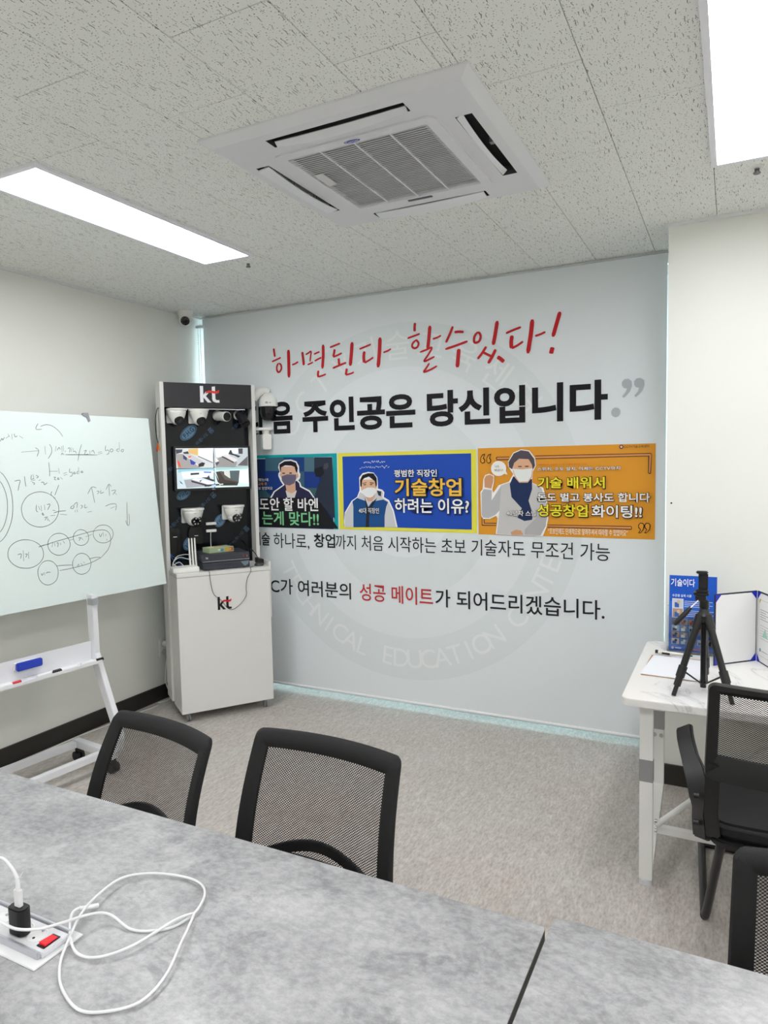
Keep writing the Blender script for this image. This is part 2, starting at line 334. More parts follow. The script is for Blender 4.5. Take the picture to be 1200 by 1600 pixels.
WB=[[(-0.557,0.865),(-0.575,0.893),(-0.608,0.919),(-0.642,0.925),(-0.674,0.915)],[(-0.684,0.93),(-0.698,0.909),(-0.696,0.899),(-0.667,0.901)],[(-0.887,0.834),(-0.876,0.85),(-0.874,0.841),(-0.863,0.856)],[(-0.845,0.873),(-0.838,0.857)],[(-0.857,0.85),(-0.84,0.863)],[(-0.825,0.873),(-0.827,0.845)],[(-0.814,0.875),(-0.81,0.858),(-0.799,0.864)],[(-0.789,0.864),(-0.772,0.852)],[(-0.789,0.783),(-0.699,0.79)],[(-0.714,0.806),(-0.697,0.791),(-0.71,0.76)],[(-0.662,0.815),(-0.663,0.772)],[(-0.636,0.825),(-0.627,0.805),(-0.631,0.778),(-0.652,0.749)],[(-0.6,0.815),(-0.608,0.788)],[(-0.598,0.792),(-0.584,0.809),(-0.58,0.795)],[(-0.57,0.815),(-0.57,0.785)],[(-0.561,0.819),(-0.562,0.789)],[(-0.577,0.768),(-0.571,0.778),(-0.563,0.77)],[(-0.556,0.785),(-0.548,0.791)],[(-0.537,0.802),(-0.524,0.806),(-0.529,0.782)],[(-0.517,0.809),(-0.517,0.785)],[(-0.507,0.806),(-0.507,0.785)],[(-0.505,0.785),(-0.497,0.789),(-0.489,0.777)],[(-0.453,0.827),(-0.471,0.786),(-0.486,0.737)],[(-0.554,0.77),(-0.473,0.77),(-0.366,0.768)],[(-0.444,0.789),(-0.428,0.794),(-0.443,0.772),(-0.419,0.773)],[(-0.409,0.793),(-0.41,0.773)],[(-0.399,0.786),(-0.387,0.794),(-0.382,0.775)],[(-0.36,0.782),(-0.335,0.787)],[(-0.361,0.772),(-0.334,0.779)],[(-0.307,0.822),(-0.313,0.793),(-0.294,0.797),(-0.292,0.779),(-0.308,0.77)],[(-0.273,0.804),(-0.284,0.793),(-0.275,0.785),(-0.262,0.795),(-0.273,0.804)],[(-0.218,0.841),(-0.223,0.79)],[(-0.225,0.805),(-0.242,0.795),(-0.227,0.786)],[(-0.202,0.801),(-0.212,0.792),(-0.202,0.786),(-0.194,0.797),(-0.202,0.801)],[(-0.651,0.732),(-0.651,0.692),(-0.654,0.658)],[(-0.651,0.684),(-0.607,0.684)],[(-0.6,0.699),(-0.6,0.671)],[(-0.634,0.652),(-0.622,0.653),(-0.63,0.642),(-0.62,0.638)],[(-0.608,0.651),(-0.614,0.642),(-0.604,0.641),(-0.608,0.651)],[(-0.597,0.652),(-0.585,0.641)],[(-0.577,0.671),(-0.557,0.676)],[(-0.576,0.661),(-0.556,0.666)],[(-0.537,0.697),(-0.542,0.677),(-0.527,0.676),(-0.529,0.659),(-0.542,0.655)],[(-0.514,0.678),(-0.521,0.669),(-0.508,0.669),(-0.514,0.678)],[(-0.487,0.703),(-0.488,0.669)],[(-0.49,0.683),(-0.501,0.672),(-0.491,0.667)],[(-0.469,0.683),(-0.477,0.675),(-0.464,0.674),(-0.469,0.683)],[(-0.839,0.639),(-0.811,0.643),(-0.818,0.619),(-0.827,0.591)],[(-0.786,0.663),(-0.786,0.637),(-0.784,0.61)],[(-0.749,0.668),(-0.754,0.646),(-0.74,0.649)],[(-0.741,0.671),(-0.739,0.645)],[(-0.727,0.665),(-0.714,0.658),(-0.725,0.651)],[(-0.757,0.636),(-0.733,0.642)],[(-0.751,0.63),(-0.738,0.626),(-0.744,0.618)],[(-0.716,0.638),(-0.704,0.642)],[(-0.704,0.628),(-0.69,0.629),(-0.688,0.616),(-0.671,0.626)],[(-0.609,0.613),(-0.622,0.589),(-0.638,0.559)],[(-0.651,0.58),(-0.658,0.564),(-0.637,0.543)],[(-0.414,0.508),(-0.418,0.548),(-0.423,0.592)],[(-0.45,0.557),(-0.422,0.593),(-0.394,0.588)],[(-0.394,0.57),(-0.379,0.568),(-0.392,0.554)],[(-0.366,0.574),(-0.372,0.557),(-0.35,0.563)],[(-0.318,0.54),(-0.317,0.572),(-0.314,0.606)],[(-0.335,0.576),(-0.314,0.606),(-0.301,0.591)],[(-0.303,0.568),(-0.274,0.57),(-0.297,0.546)],[(-0.287,0.56),(-0.271,0.545)],[(-0.653,0.557),(-0.638,0.54),(-0.628,0.52),(-0.624,0.499),(-0.626,0.477),(-0.634,0.456),(-0.647,0.437),(-0.665,0.421),(-0.686,0.41),(-0.709,0.404),(-0.732,0.403),(-0.755,0.407),(-0.776,0.416),(-0.794,0.429),(-0.808,0.446),(-0.817,0.465),(-0.82,0.486),(-0.819,0.507),(-0.811,0.527),(-0.799,0.545),(-0.783,0.561),(-0.763,0.572),(-0.74,0.579),(-0.717,0.581),(-0.693,0.578),(-0.672,0.57),(-0.653,0.557)],[(-0.741,0.516),(-0.746,0.49),(-0.738,0.479)],[(-0.731,0.509),(-0.726,0.489)],[(-0.718,0.511),(-0.718,0.482)],[(-0.7,0.513),(-0.7,0.487)],[(-0.687,0.513),(-0.669,0.515),(-0.686,0.486)],[(-0.714,0.475),(-0.717,0.465),(-0.708,0.462),(-0.714,0.475)],[(-0.708,0.448),(-0.694,0.451),(-0.706,0.435)],[(-0.69,0.454),(-0.692,0.431)],[(-0.688,0.44),(-0.681,0.427)],[(-0.673,0.456),(-0.648,0.457)],[(-0.655,0.469),(-0.625,0.475),(-0.586,0.476)],[(-0.62,0.46),(-0.583,0.454)],[(-0.659,0.484),(-0.644,0.48)],[(-0.547,0.499),(-0.559,0.489),(-0.546,0.484),(-0.537,0.497),(-0.546,0.501)],[(-0.539,0.503),(-0.517,0.516),(-0.523,0.485)],[(-0.535,0.476),(-0.534,0.464)],[(-0.523,0.479),(-0.522,0.464)],[(-0.499,0.498),(-0.488,0.495),(-0.499,0.48)],[(-0.472,0.503),(-0.478,0.484),(-0.461,0.487)],[(-0.464,0.459),(-0.436,0.463)],[(-0.352,0.484),(-0.316,0.495),(-0.283,0.494)],[(-0.283,0.494),(-0.283,0.476),(-0.29,0.457)],[(-0.321,0.471),(-0.289,0.479)],[(-0.211,0.5),(-0.217,0.444),(-0.223,0.37)],[(-0.233,0.397),(-0.223,0.368),(-0.21,0.376),(-0.205,0.432)],[(-0.785,0.34),(-0.767,0.33),(-0.751,0.317),(-0.74,0.302),(-0.734,0.285),(-0.733,0.267),(-0.737,0.25),(-0.747,0.235),(-0.761,0.222),(-0.778,0.213),(-0.799,0.207),(-0.82,0.206),(-0.841,0.209),(-0.862,0.215),(-0.88,0.226),(-0.894,0.239),(-0.905,0.254),(-0.911,0.27),(-0.911,0.287),(-0.907,0.303),(-0.899,0.318),(-0.885,0.331),(-0.869,0.34),(-0.849,0.346),(-0.828,0.348),(-0.806,0.346),(-0.785,0.34)],[(-0.864,0.278),(-0.846,0.28),(-0.852,0.257)],[(-0.835,0.296),(-0.838,0.243)],[(-0.827,0.276),(-0.816,0.276),(-0.826,0.26)],[(-0.809,0.286),(-0.811,0.252)],[(-0.754,0.304),(-0.728,0.31),(-0.697,0.312)],[(-0.687,0.347),(-0.671,0.357),(-0.653,0.362),(-0.634,0.362),(-0.616,0.356),(-0.601,0.346),(-0.59,0.331),(-0.584,0.313),(-0.584,0.295),(-0.591,0.279),(-0.603,0.264),(-0.619,0.254),(-0.637,0.25),(-0.656,0.25),(-0.674,0.257),(-0.689,0.268),(-0.699,0.282),(-0.705,0.299),(-0.704,0.317),(-0.698,0.333),(-0.687,0.347)],[(-0.677,0.318),(-0.685,0.295)],[(-0.668,0.317),(-0.667,0.297)],[(-0.658,0.312),(-0.648,0.314),(-0.654,0.292)],[(-0.637,0.313),(-0.635,0.3)],[(-0.622,0.322),(-0.613,0.307)],[(-0.583,0.321),(-0.561,0.323)],[(-0.536,0.366),(-0.522,0.37),(-0.508,0.369),(-0.495,0.364),(-0.484,0.356),(-0.477,0.345),(-0.473,0.332),(-0.474,0.319),(-0.479,0.306),(-0.488,0.296),(-0.5,0.289),(-0.514,0.286),(-0.528,0.287),(-0.54,0.292),(-0.551,0.3),(-0.558,0.311),(-0.562,0.324),(-0.561,0.337),(-0.556,0.349),(-0.547,0.359),(-0.536,0.366)],[(-0.533,0.326),(-0.519,0.328),(-0.532,0.312)],[(-0.516,0.328),(-0.508,0.313)],[(-0.491,0.329),(-0.451,0.339)],[(-0.433,0.363),(-0.419,0.374),(-0.403,0.381),(-0.384,0.383),(-0.365,0.381),(-0.347,0.374),(-0.333,0.362),(-0.324,0.349),(-0.321,0.333),(-0.324,0.318),(-0.333,0.304),(-0.347,0.293),(-0.364,0.287),(-0.383,0.285),(-0.402,0.288),(-0.419,0.295),(-0.432,0.306),(-0.441,0.32),(-0.444,0.335),(-0.441,0.35),(-0.433,0.363)],[(-0.407,0.338),(-0.402,0.32),(-0.389,0.339)],[(-0.383,0.346),(-0.382,0.321)],[(-0.368,0.334),(-0.368,0.32)],[(-0.366,0.305),(-0.364,0.295)],[(-0.755,0.303),(-0.671,0.32),(-0.57,0.336),(-0.463,0.353),(-0.385,0.357),(-0.348,0.338),(-0.341,0.296),(-0.363,0.248),(-0.412,0.208)],[(-0.485,0.209),(-0.446,0.213),(-0.412,0.208)],[(-0.412,0.208),(-0.484,0.186),(-0.575,0.175),(-0.658,0.171)],[(-0.572,0.222),(-0.56,0.234),(-0.546,0.242),(-0.529,0.245),(-0.513,0.242),(-0.498,0.234),(-0.486,0.221),(-0.479,0.205),(-0.476,0.188),(-0.48,0.171),(-0.488,0.155),(-0.5,0.143),(-0.515,0.136),(-0.532,0.134),(-0.548,0.137),(-0.562,0.145),(-0.574,0.158),(-0.581,0.173),(-0.583,0.19),(-0.58,0.207),(-0.572,0.222)],[(-0.561,0.18),(-0.544,0.189)],[(-0.551,0.192),(-0.549,0.175)],[(-0.536,0.193),(-0.526,0.182)],[(-0.52,0.198),(-0.512,0.19)],[(-0.671,0.197),(-0.63,0.195),(-0.584,0.19)],[(-0.757,0.213),(-0.743,0.224),(-0.726,0.23),(-0.709,0.229),(-0.693,0.223),(-0.68,0.211),(-0.67,0.195),(-0.666,0.176),(-0.667,0.157),(-0.673,0.138),(-0.683,0.123),(-0.698,0.113),(-0.714,0.108),(-0.731,0.108),(-0.747,0.115),(-0.76,0.127),(-0.769,0.143),(-0.773,0.162),(-0.773,0.181),(-0.767,0.198),(-0.757,0.213)],[(-0.757,0.171),(-0.752,0.16),(-0.745,0.172)],[(-0.74,0.174),(-0.739,0.158)],[(-0.731,0.167),(-0.722,0.172),(-0.707,0.169)],[(-0.91,0.692),(-0.895,0.678),(-0.882,0.659),(-0.872,0.636),(-0.864,0.608),(-0.86,0.578),(-0.859,0.546),(-0.861,0.514),(-0.866,0.481),(-0.874,0.45),(-0.886,0.421),(-0.899,0.396),(-0.914,0.374),(-0.931,0.357),(-0.949,0.346)],[(-0.914,0.647),(-0.904,0.633),(-0.896,0.614),(-0.89,0.593),(-0.886,0.568),(-0.885,0.542),(-0.887,0.515),(-0.891,0.489),(-0.898,0.463),(-0.907,0.44),(-0.918,0.419),(-0.93,0.403),(-0.943,0.39)]]
P1=[('1f3a5c',[(-2.919,1.644),(-2.761,1.641),(-2.765,1.547),(-2.923,1.549)]),('3f6478',[(-2.919,1.642),(-2.764,1.644),(-2.766,1.549),(-2.922,1.552)]),('1d3f7e',[(-2.763,1.644),(-2.596,1.641),(-2.598,1.544),(-2.766,1.547)]),('4f7080',[(-2.596,1.641),(-2.516,1.64),(-2.517,1.542),(-2.598,1.544)]),('1b3b80',[(-2.922,1.55),(-2.766,1.547),(-2.771,1.43),(-2.925,1.43)]),('3d5f72',[(-2.766,1.547),(-2.598,1.544),(-2.601,1.43),(-2.771,1.43)]),('1b3a86',[(-2.598,1.543),(-2.479,1.539),(-2.482,1.433),(-2.601,1.433)]),('3f6068',[(-2.601,1.433),(-2.499,1.433),(-2.512,1.382),(-2.602,1.391)]),('3a5a66',[(-2.978,1.415),(-2.926,1.415),(-2.886,1.385),(-2.887,1.365),(-2.98,1.364)]),('2b3444',[(-2.513,1.639),(-2.375,1.637),(-2.365,1.226),(-2.479,1.333),(-2.516,1.391),(-2.478,1.474),(-2.449,1.505),(-2.502,1.508),(-2.52,1.542),(-2.512,1.58)]),('4a4a50',[(-2.437,1.596),(-2.409,1.6),(-2.404,1.574),(-2.422,1.555),(-2.444,1.56)]),('171c24',[(-2.517,1.561),(-2.452,1.579),(-2.439,1.531),(-2.468,1.505),(-2.508,1.51)]),('1b1b20',[(-2.974,1.365),(-2.515,1.368),(-2.468,1.328),(-2.341,1.165),(-2.982,1.159)]),('f2f2f2',[(-2.887,1.365),(-2.854,1.41),(-2.774,1.455),(-2.794,1.48),(-2.811,1.515),(-2.81,1.535),(-2.798,1.545),(-2.811,1.575),(-2.802,1.602),(-2.756,1.626),(-2.702,1.628),(-2.658,1.614),(-2.639,1.582),(-2.637,1.538),(-2.629,1.528),(-2.633,1.499),(-2.648,1.484),(-2.631,1.47),(-2.623,1.445),(-2.557,1.416),(-2.518,1.367)]),('2b2b4c',[(-2.873,1.365),(-2.845,1.405),(-2.768,1.45),(-2.756,1.46),(-2.66,1.482),(-2.64,1.465),(-2.635,1.44),(-2.563,1.408),(-2.53,1.367)]),('d9d6d2',[(-2.754,1.415),(-2.662,1.415),(-2.681,1.366),(-2.741,1.366)]),('dcae92',[(-2.758,1.475),(-2.672,1.48),(-2.671,1.411),(-2.704,1.396),(-2.745,1.41)]),('e2b79b',[(-2.787,1.58),(-2.668,1.58),(-2.661,1.529),(-2.646,1.533),(-2.644,1.509),(-2.664,1.494),(-2.672,1.475),(-2.768,1.465),(-2.787,1.51),(-2.799,1.52),(-2.796,1.533),(-2.788,1.535)]),('1e1a20',[(-2.797,1.56),(-2.799,1.595),(-2.756,1.616),(-2.702,1.618),(-2.662,1.605),(-2.648,1.568),(-2.655,1.531),(-2.666,1.548),(-2.674,1.578),(-2.704,1.586),(-2.751,1.589),(-2.785,1.575),(-2.789,1.535)]),('6f6780',[(-2.785,1.513),(-2.735,1.527),(-2.664,1.524),(-2.664,1.494),(-2.681,1.465),(-2.72,1.45),(-2.762,1.458),(-2.782,1.485)]),('2a2020',[(-2.752,1.535),(-2.753,1.533),(-2.756,1.532),(-2.76,1.531),(-2.765,1.531),(-2.77,1.531),(-2.774,1.532),(-2.777,1.533),(-2.778,1.535),(-2.777,1.536),(-2.774,1.538),(-2.77,1.538),(-2.765,1.539),(-2.76,1.538),(-2.756,1.537),(-2.753,1.536)]),('2a2020',[(-2.695,1.535),(-2.696,1.533),(-2.699,1.532),(-2.703,1.531),(-2.708,1.531),(-2.713,1.531),(-2.718,1.532),(-2.72,1.534),(-2.721,1.535),(-2.72,1.537),(-2.717,1.538),(-2.713,1.539),(-2.708,1.539),(-2.703,1.539),(-2.699,1.538),(-2.696,1.536)])]
P1T=[('도안 할 바엔', (-2.976, 1.275, -2.489, 1.366), 'f4f4f4', 1, None), ('는게 맞다!!', (-2.956, 1.175, -2.487, 1.272), '86d29a', 1, None), ('했는데', (-2.978, 1.481, -2.894, 1.501), 'e8e8e8', 0.6, None), ('교육 후', (-2.98, 1.451, -2.906, 1.473), 'e0a030', 0.6, None), ('보 받았어요', (-2.981, 1.42, -2.859, 1.443), 'e8e8e8', 0.6, None)]
P2=[('f4f4f4',[(-2.296,1.209),(-2.289,1.271),(-2.236,1.348),(-2.194,1.373),(-2.174,1.417),(-2.175,1.469),(-2.175,1.501),(-2.149,1.528),(-2.108,1.536),(-2.068,1.531),(-2.042,1.5),(-2.038,1.452),(-2.039,1.429),(-2.008,1.421),(-1.993,1.405),(-1.998,1.374),(-1.961,1.354),(-1.928,1.288),(-1.904,1.182),(-2.294,1.173)]),('cfd0d4',[(-2.292,1.173),(-2.287,1.262),(-2.231,1.34),(-2.189,1.371),(-2.17,1.405),(-2.139,1.389),(-2.057,1.397),(-2.039,1.417),(-2.013,1.415),(-2.002,1.397),(-2.009,1.37),(-1.966,1.346),(-1.936,1.284),(-1.915,1.182)]),('1d4f8c',[(-2.226,1.174),(-2.223,1.308),(-2.229,1.344),(-2.194,1.367),(-2.135,1.349),(-2.113,1.309),(-2.081,1.345),(-2.001,1.358),(-1.968,1.342),(-1.982,1.311),(-1.994,1.255),(-1.996,1.18)]),('26262c',[(-2.139,1.377),(-2.126,1.345),(-2.109,1.301),(-2.081,1.341),(-2.045,1.369),(-2.082,1.31),(-2.105,1.277),(-2.11,1.177),(-2.135,1.177),(-2.125,1.293)]),('30343c',[(-2.048,1.417),(-2.015,1.409),(-2.018,1.377),(-2.036,1.385)]),('dba98c',[(-2.13,1.377),(-2.058,1.385),(-2.081,1.349),(-2.113,1.345)]),('e2b597',[(-2.161,1.485),(-2.055,1.488),(-2.047,1.452),(-2.05,1.421),(-2.062,1.389),(-2.099,1.365),(-2.139,1.381),(-2.161,1.417),(-2.163,1.453)]),('17151a',[(-2.167,1.445),(-2.168,1.485),(-2.149,1.516),(-2.108,1.528),(-2.068,1.526),(-2.046,1.496),(-2.045,1.452),(-2.052,1.437),(-2.06,1.476),(-2.102,1.506),(-2.136,1.496),(-2.152,1.481),(-2.158,1.437)]),('eceef0',[(-2.158,1.417),(-2.115,1.435),(-2.075,1.435),(-2.049,1.427),(-2.057,1.401),(-2.076,1.377),(-2.098,1.37),(-2.125,1.375),(-2.15,1.395)]),('3a2a26',[(-2.124,1.453),(-2.124,1.452),(-2.126,1.451),(-2.13,1.451),(-2.134,1.45),(-2.137,1.451),(-2.141,1.451),(-2.143,1.452),(-2.143,1.453),(-2.143,1.455),(-2.14,1.456),(-2.137,1.456),(-2.133,1.457),(-2.13,1.456),(-2.126,1.456),(-2.124,1.455)]),('3a2a26',[(-2.077,1.454),(-2.078,1.453),(-2.08,1.452),(-2.083,1.452),(-2.087,1.451),(-2.09,1.452),(-2.094,1.452),(-2.096,1.453),(-2.096,1.455),(-2.096,1.456),(-2.094,1.457),(-2.09,1.457),(-2.087,1.458),(-2.083,1.457),(-2.08,1.457),(-2.077,1.456)]),('3a2a26',[(-2.15,1.463),(-2.121,1.469),(-2.121,1.465),(-2.151,1.459)]),('3a2a26',[(-2.096,1.469),(-2.067,1.466),(-2.067,1.461),(-2.096,1.464)])]
P2T=[('평범한 직장인', (-1.917, 1.502, -1.625, 1.547), 'f4f4f4', 1, '1a2a55'), ('기술창업', (-1.916, 1.381, -1.467, 1.491), 'f2c04a', 1.2, '1a2040'), ('하려는 이유?', (-1.918, 1.275, -1.419, 1.368), 'f4f4f4', 1, '1a2a55'), ('40대 직장인', (-2.179, 1.268, -2.03, 1.304), 'f0f0f0', 0.4, '20304a')]
P3=[('4a2c12',[(-1.253,1.608),(-1.247,1.615),(-1.172,1.615),(-1.172,1.595),(-1.247,1.595)]),('d8935a',[(-1.247,1.606),(-1.243,1.611),(-1.172,1.611),(-1.172,1.6),(-1.243,1.6)]),('4a2c12',[(-1.343,1.254),(-1.326,1.254),(-1.325,1.223),(-1.252,1.224),(-1.253,1.207),(-1.343,1.206)]),('d8935a',[(-1.339,1.254),(-1.33,1.254),(-1.33,1.219),(-1.252,1.219),(-1.252,1.211),(-1.339,1.211)]),('4a2c12',[(-1.018,1.617),(-0.395,1.617),(-0.39,1.609),(-0.394,1.509),(-0.4,1.504),(-0.409,1.51),(-0.408,1.6),(-1.018,1.597)]),('d8935a',[(-1.018,1.613),(-0.397,1.613),(-0.393,1.609),(-0.398,1.511),(-0.405,1.511),(-0.403,1.603),(-1.018,1.601)]),('4a2c12',[(-0.948,1.221),(-0.492,1.223),(-0.488,1.213),(-0.492,1.204),(-0.948,1.205)]),('d8935a',[(-0.948,1.217),(-0.494,1.219),(-0.492,1.213),(-0.494,1.208),(-0.948,1.209)]),('3a2410',[(-1.336,1.631),(-1.317,1.635),(-1.327,1.611),(-1.318,1.598),(-1.322,1.58),(-1.336,1.576),(-1.349,1.588),(-1.347,1.611)]),('e39b2e',[(-1.332,1.626),(-1.324,1.628),(-1.332,1.608),(-1.323,1.596),(-1.326,1.584),(-1.336,1.581),(-1.344,1.59),(-1.343,1.61)]),('3a2410',[(-0.457,1.23),(-0.448,1.242),(-0.433,1.242),(-0.424,1.229),(-0.429,1.206),(-0.446,1.186),(-0.458,1.185),(-0.446,1.205),(-0.456,1.214)]),('e39b2e',[(-0.453,1.228),(-0.447,1.238),(-0.435,1.237),(-0.429,1.228),(-0.433,1.207),(-0.446,1.19),(-0.45,1.19),(-0.442,1.206),(-0.452,1.217)]),('3a2410',[(-1.298,1.63),(-1.279,1.634),(-1.289,1.61),(-1.28,1.597),(-1.284,1.58),(-1.298,1.576),(-1.31,1.588),(-1.309,1.61)]),('e39b2e',[(-1.294,1.625),(-1.286,1.627),(-1.294,1.607),(-1.285,1.596),(-1.288,1.584),(-1.298,1.581),(-1.306,1.589),(-1.305,1.609)]),('3a2410',[(-0.426,1.231),(-0.417,1.243),(-0.402,1.242),(-0.393,1.23),(-0.397,1.206),(-0.415,1.187),(-0.426,1.186),(-0.415,1.206),(-0.425,1.215)]),('e39b2e',[(-0.421,1.229),(-0.415,1.238),(-0.404,1.238),(-0.398,1.229),(-0.401,1.208),(-0.415,1.191),(-0.419,1.191),(-0.41,1.207),(-0.42,1.218)]),('f6f4f0',[(-1.349,1.407),(-1.335,1.423),(-1.329,1.484),(-1.318,1.509),(-1.292,1.516),(-1.263,1.504),(-1.263,1.468),(-1.274,1.423),(-1.269,1.402),(-1.235,1.448),(-1.173,1.468),(-1.147,1.512),(-1.177,1.558),(-1.177,1.588),(-1.146,1.637),(-1.1,1.655),(-1.05,1.647),(-1.018,1.604),(-1.012,1.56),(-1.031,1.526),(-1.036,1.462),(-0.972,1.432),(-0.948,1.354),(-0.943,1.256),(-0.953,1.207),(-0.975,1.153),(-1.256,1.156),(-1.244,1.25),(-1.252,1.266),(-1.289,1.247),(-1.332,1.246),(-1.345,1.264)]),('b9b8bb',[(-1.342,1.402),(-1.327,1.425),(-1.277,1.418),(-1.28,1.357),(-1.235,1.423),(-1.219,1.448),(-1.215,1.317),(-1.257,1.271),(-1.3,1.252),(-1.334,1.254),(-1.342,1.274)]),('c9c7c6',[(-1.219,1.448),(-1.168,1.465),(-1.031,1.457),(-0.982,1.43),(-0.957,1.354),(-0.95,1.256),(-0.963,1.206),(-0.988,1.156),(-1.25,1.159),(-1.236,1.256)]),('b5b2b5',[(-1.077,1.194),(-1.002,1.27),(-0.953,1.266),(-0.958,1.211),(-0.988,1.159),(-1.083,1.158)]),('d29a72',[(-1.324,1.484),(-1.313,1.504),(-1.287,1.511),(-1.267,1.499),(-1.269,1.468),(-1.28,1.428),(-1.322,1.435)]),('d29a72',[(-1.164,1.171),(-1.133,1.187),(-1.103,1.183),(-1.088,1.157),(-1.159,1.157)]),('1d2f58',[(-1.168,1.453),(-1.147,1.498),(-1.036,1.482),(-1.036,1.423),(-1.057,1.358),(-1.032,1.279),(-1.037,1.247),(-1.082,1.239),(-1.123,1.258),(-1.097,1.313),(-1.158,1.378)]),('e2b08e',[(-1.144,1.577),(-1.111,1.599),(-1.055,1.598),(-1.033,1.57),(-1.031,1.541),(-1.036,1.492),(-1.061,1.462),(-1.111,1.462),(-1.137,1.492),(-1.149,1.532)]),('e8eae8',[(-1.148,1.543),(-1.091,1.539),(-1.033,1.545),(-1.041,1.497),(-1.061,1.47),(-1.111,1.468),(-1.137,1.507)]),('554c55',[(-1.172,1.553),(-1.174,1.583),(-1.143,1.632),(-1.1,1.65),(-1.055,1.642),(-1.023,1.599),(-1.018,1.56),(-1.031,1.536),(-1.036,1.565),(-1.055,1.598),(-1.111,1.601),(-1.141,1.577),(-1.152,1.54)]),('f4f3ee',[(-1.188,1.545),(-1.191,1.528),(-1.201,1.514),(-1.217,1.504),(-1.234,1.501),(-1.252,1.504),(-1.268,1.514),(-1.278,1.529),(-1.281,1.547),(-1.277,1.564),(-1.267,1.579),(-1.252,1.588),(-1.234,1.591),(-1.216,1.587),(-1.201,1.577),(-1.191,1.563)]),('f4f3ee',[(-1.208,1.518),(-1.18,1.508),(-1.193,1.538)]),('4a3020',[(-1.094,1.555),(-1.095,1.554),(-1.098,1.553),(-1.102,1.553),(-1.107,1.553),(-1.112,1.553),(-1.116,1.554),(-1.119,1.555),(-1.12,1.556),(-1.119,1.557),(-1.116,1.558),(-1.112,1.558),(-1.107,1.559),(-1.102,1.558),(-1.098,1.558),(-1.095,1.557)]),('4a3020',[(-1.053,1.556),(-1.054,1.555),(-1.056,1.554),(-1.061,1.553),(-1.066,1.553),(-1.071,1.553),(-1.075,1.554),(-1.078,1.555),(-1.079,1.556),(-1.078,1.557),(-1.075,1.558),(-1.071,1.559),(-1.066,1.559),(-1.061,1.559),(-1.056,1.558),(-1.054,1.557)])]
P3T=[('기술 배워서', (-1.004, 1.429, -0.631, 1.493), 'f0e030', 1.2, '2a2412'), ('돈도 벌고 봉사도 합니다', (-1.004, 1.354, -0.397, 1.404), 'f4f4f4', 1, '3a2a1a'), ('성공창업', (-1.005, 1.269, -0.723, 1.338), 'f0e030', 1.2, '2a2412'), ('화이팅!!', (-0.701, 1.268, -0.438, 1.336), 'f4f4f4', 1, '3a2a1a'), ('40년차 스님', (-1.188, 1.268, -1.014, 1.3), 'f4f4f4', 0.7, '4a3a3a'), ('스위치, 수도 설치, 이제는 CCTV까지', (-1.004, 1.528, -0.55, 1.549), 'f0f0f0', 0.6, '5a3a1a'), ('산중에서는 모든걸 스스로 다해야 한다는 스님', (-0.999, 1.56, -0.731, 1.569), 'd8542a', 0.2, None), ('“초보인에도 단계적으로 알려주셔서 따라할 수 있었어요”', (-0.943, 1.167, -0.51, 1.203), 'f4efe4', 0.3, None), ('CCTV기술교육센터', (-0.53, 1.647, -0.404, 1.661), '4a2c30', 0.4, None), ('나도', (-1.256, 1.551, -1.229, 1.566), '555555', 0, None), ('해냈다!', (-1.26, 1.529, -1.207, 1.543), '555555', 0, None)]

# ------------------------------------------------------------------ setting: sizes
CEIL = 2.669
XL, XR, YN, YF, YB = -3.49, 3.1, -4.2, 4.20, 3.949   # left, right, near, window wall, banner
YP, XP = 3.539, -0.285                               # projecting pale wall on the right

# materials of the setting
t = NT('painted_wall', 0.6); p = t.pos()
t.color(t.mix(t.noise(p, 1.3, 2), 'e6e7e0', 'eaebe5')); t.bump(t.noise(p, 220, 2), 0.12, 0.001)
t = NT('vinyl_floor', 0.42); p = t.pos(46, 12, 1); p2 = t.pos(110, 38, 1); p3 = t.pos(1, 1, 1)
base = t.ramp(t.noise(p, 1, 5, 0.62, 0.4), [(0.32, '9a938d'), (0.45, 'aea8a2'), (0.55, 'bdb8b2'), (0.68, 'd2cfca')])
fl = t.ramp(t.noise(p2, 1, 3, 0.6), [(0.36, 'a08d86'), (0.5, 'bcb7b0'), (0.66, 'd2cfca')])
c = t.mix(0.5, base, fl); t.color(t.mix(0.12, c, t.ramp(t.noise(p3, 2.2, 2), [(0.38, 'b09c94'), (0.62, 'c8c8c6')])))
t = NT('ceiling_board', 0.85); p = t.pos()
wig = t.noise(p, 55, 1); wig2 = t.noise(t.pos(), 75, 1)
sep = t.n('SeparateXYZ'); t.l(p, sep.inputs[0])
cx = t.n('CombineXYZ')
t.l(t.mth('MULTIPLY', t.mth('ADD', sep.outputs[0], t.mth('MULTIPLY', wig, 0.012)), 120.0), cx.inputs[0])
t.l(t.mth('MULTIPLY', sep.outputs[1], 11.0), cx.inputs[1])
vo = t.n('TexVoronoi', voronoi_dimensions='2D'); vo.inputs['Scale'].default_value = 1.0; t.l(cx.outputs[0], vo.inputs['Vector'])
cs = t.n('SeparateColor'); t.l(vo.outputs['Color'], cs.inputs[0])
worm = t.mth('LESS_THAN', vo.outputs['Distance'], t.mth('MULTIPLY', cs.outputs[0], 0.155))
v2 = t.n('TexVoronoi', voronoi_dimensions='2D'); v2.inputs['Scale'].default_value = 98.0; t.l(p, v2.inputs['Vector'])
cs2 = t.n('SeparateColor'); t.l(v2.outputs['Color'], cs2.inputs[0])
dot = t.mth('LESS_THAN', v2.outputs['Distance'], t.mth('MULTIPLY', cs2.outputs[1], 0.18))
pit = t.mth('MAXIMUM', worm, dot)
t.color(t.mix(pit, t.mix(t.noise(p, 0.8, 1), 'eceeea', 'f0f2ee'), '88867f')); t.bump(t.mth('SUBTRACT', 1.0, pit), 0.5, 0.003)

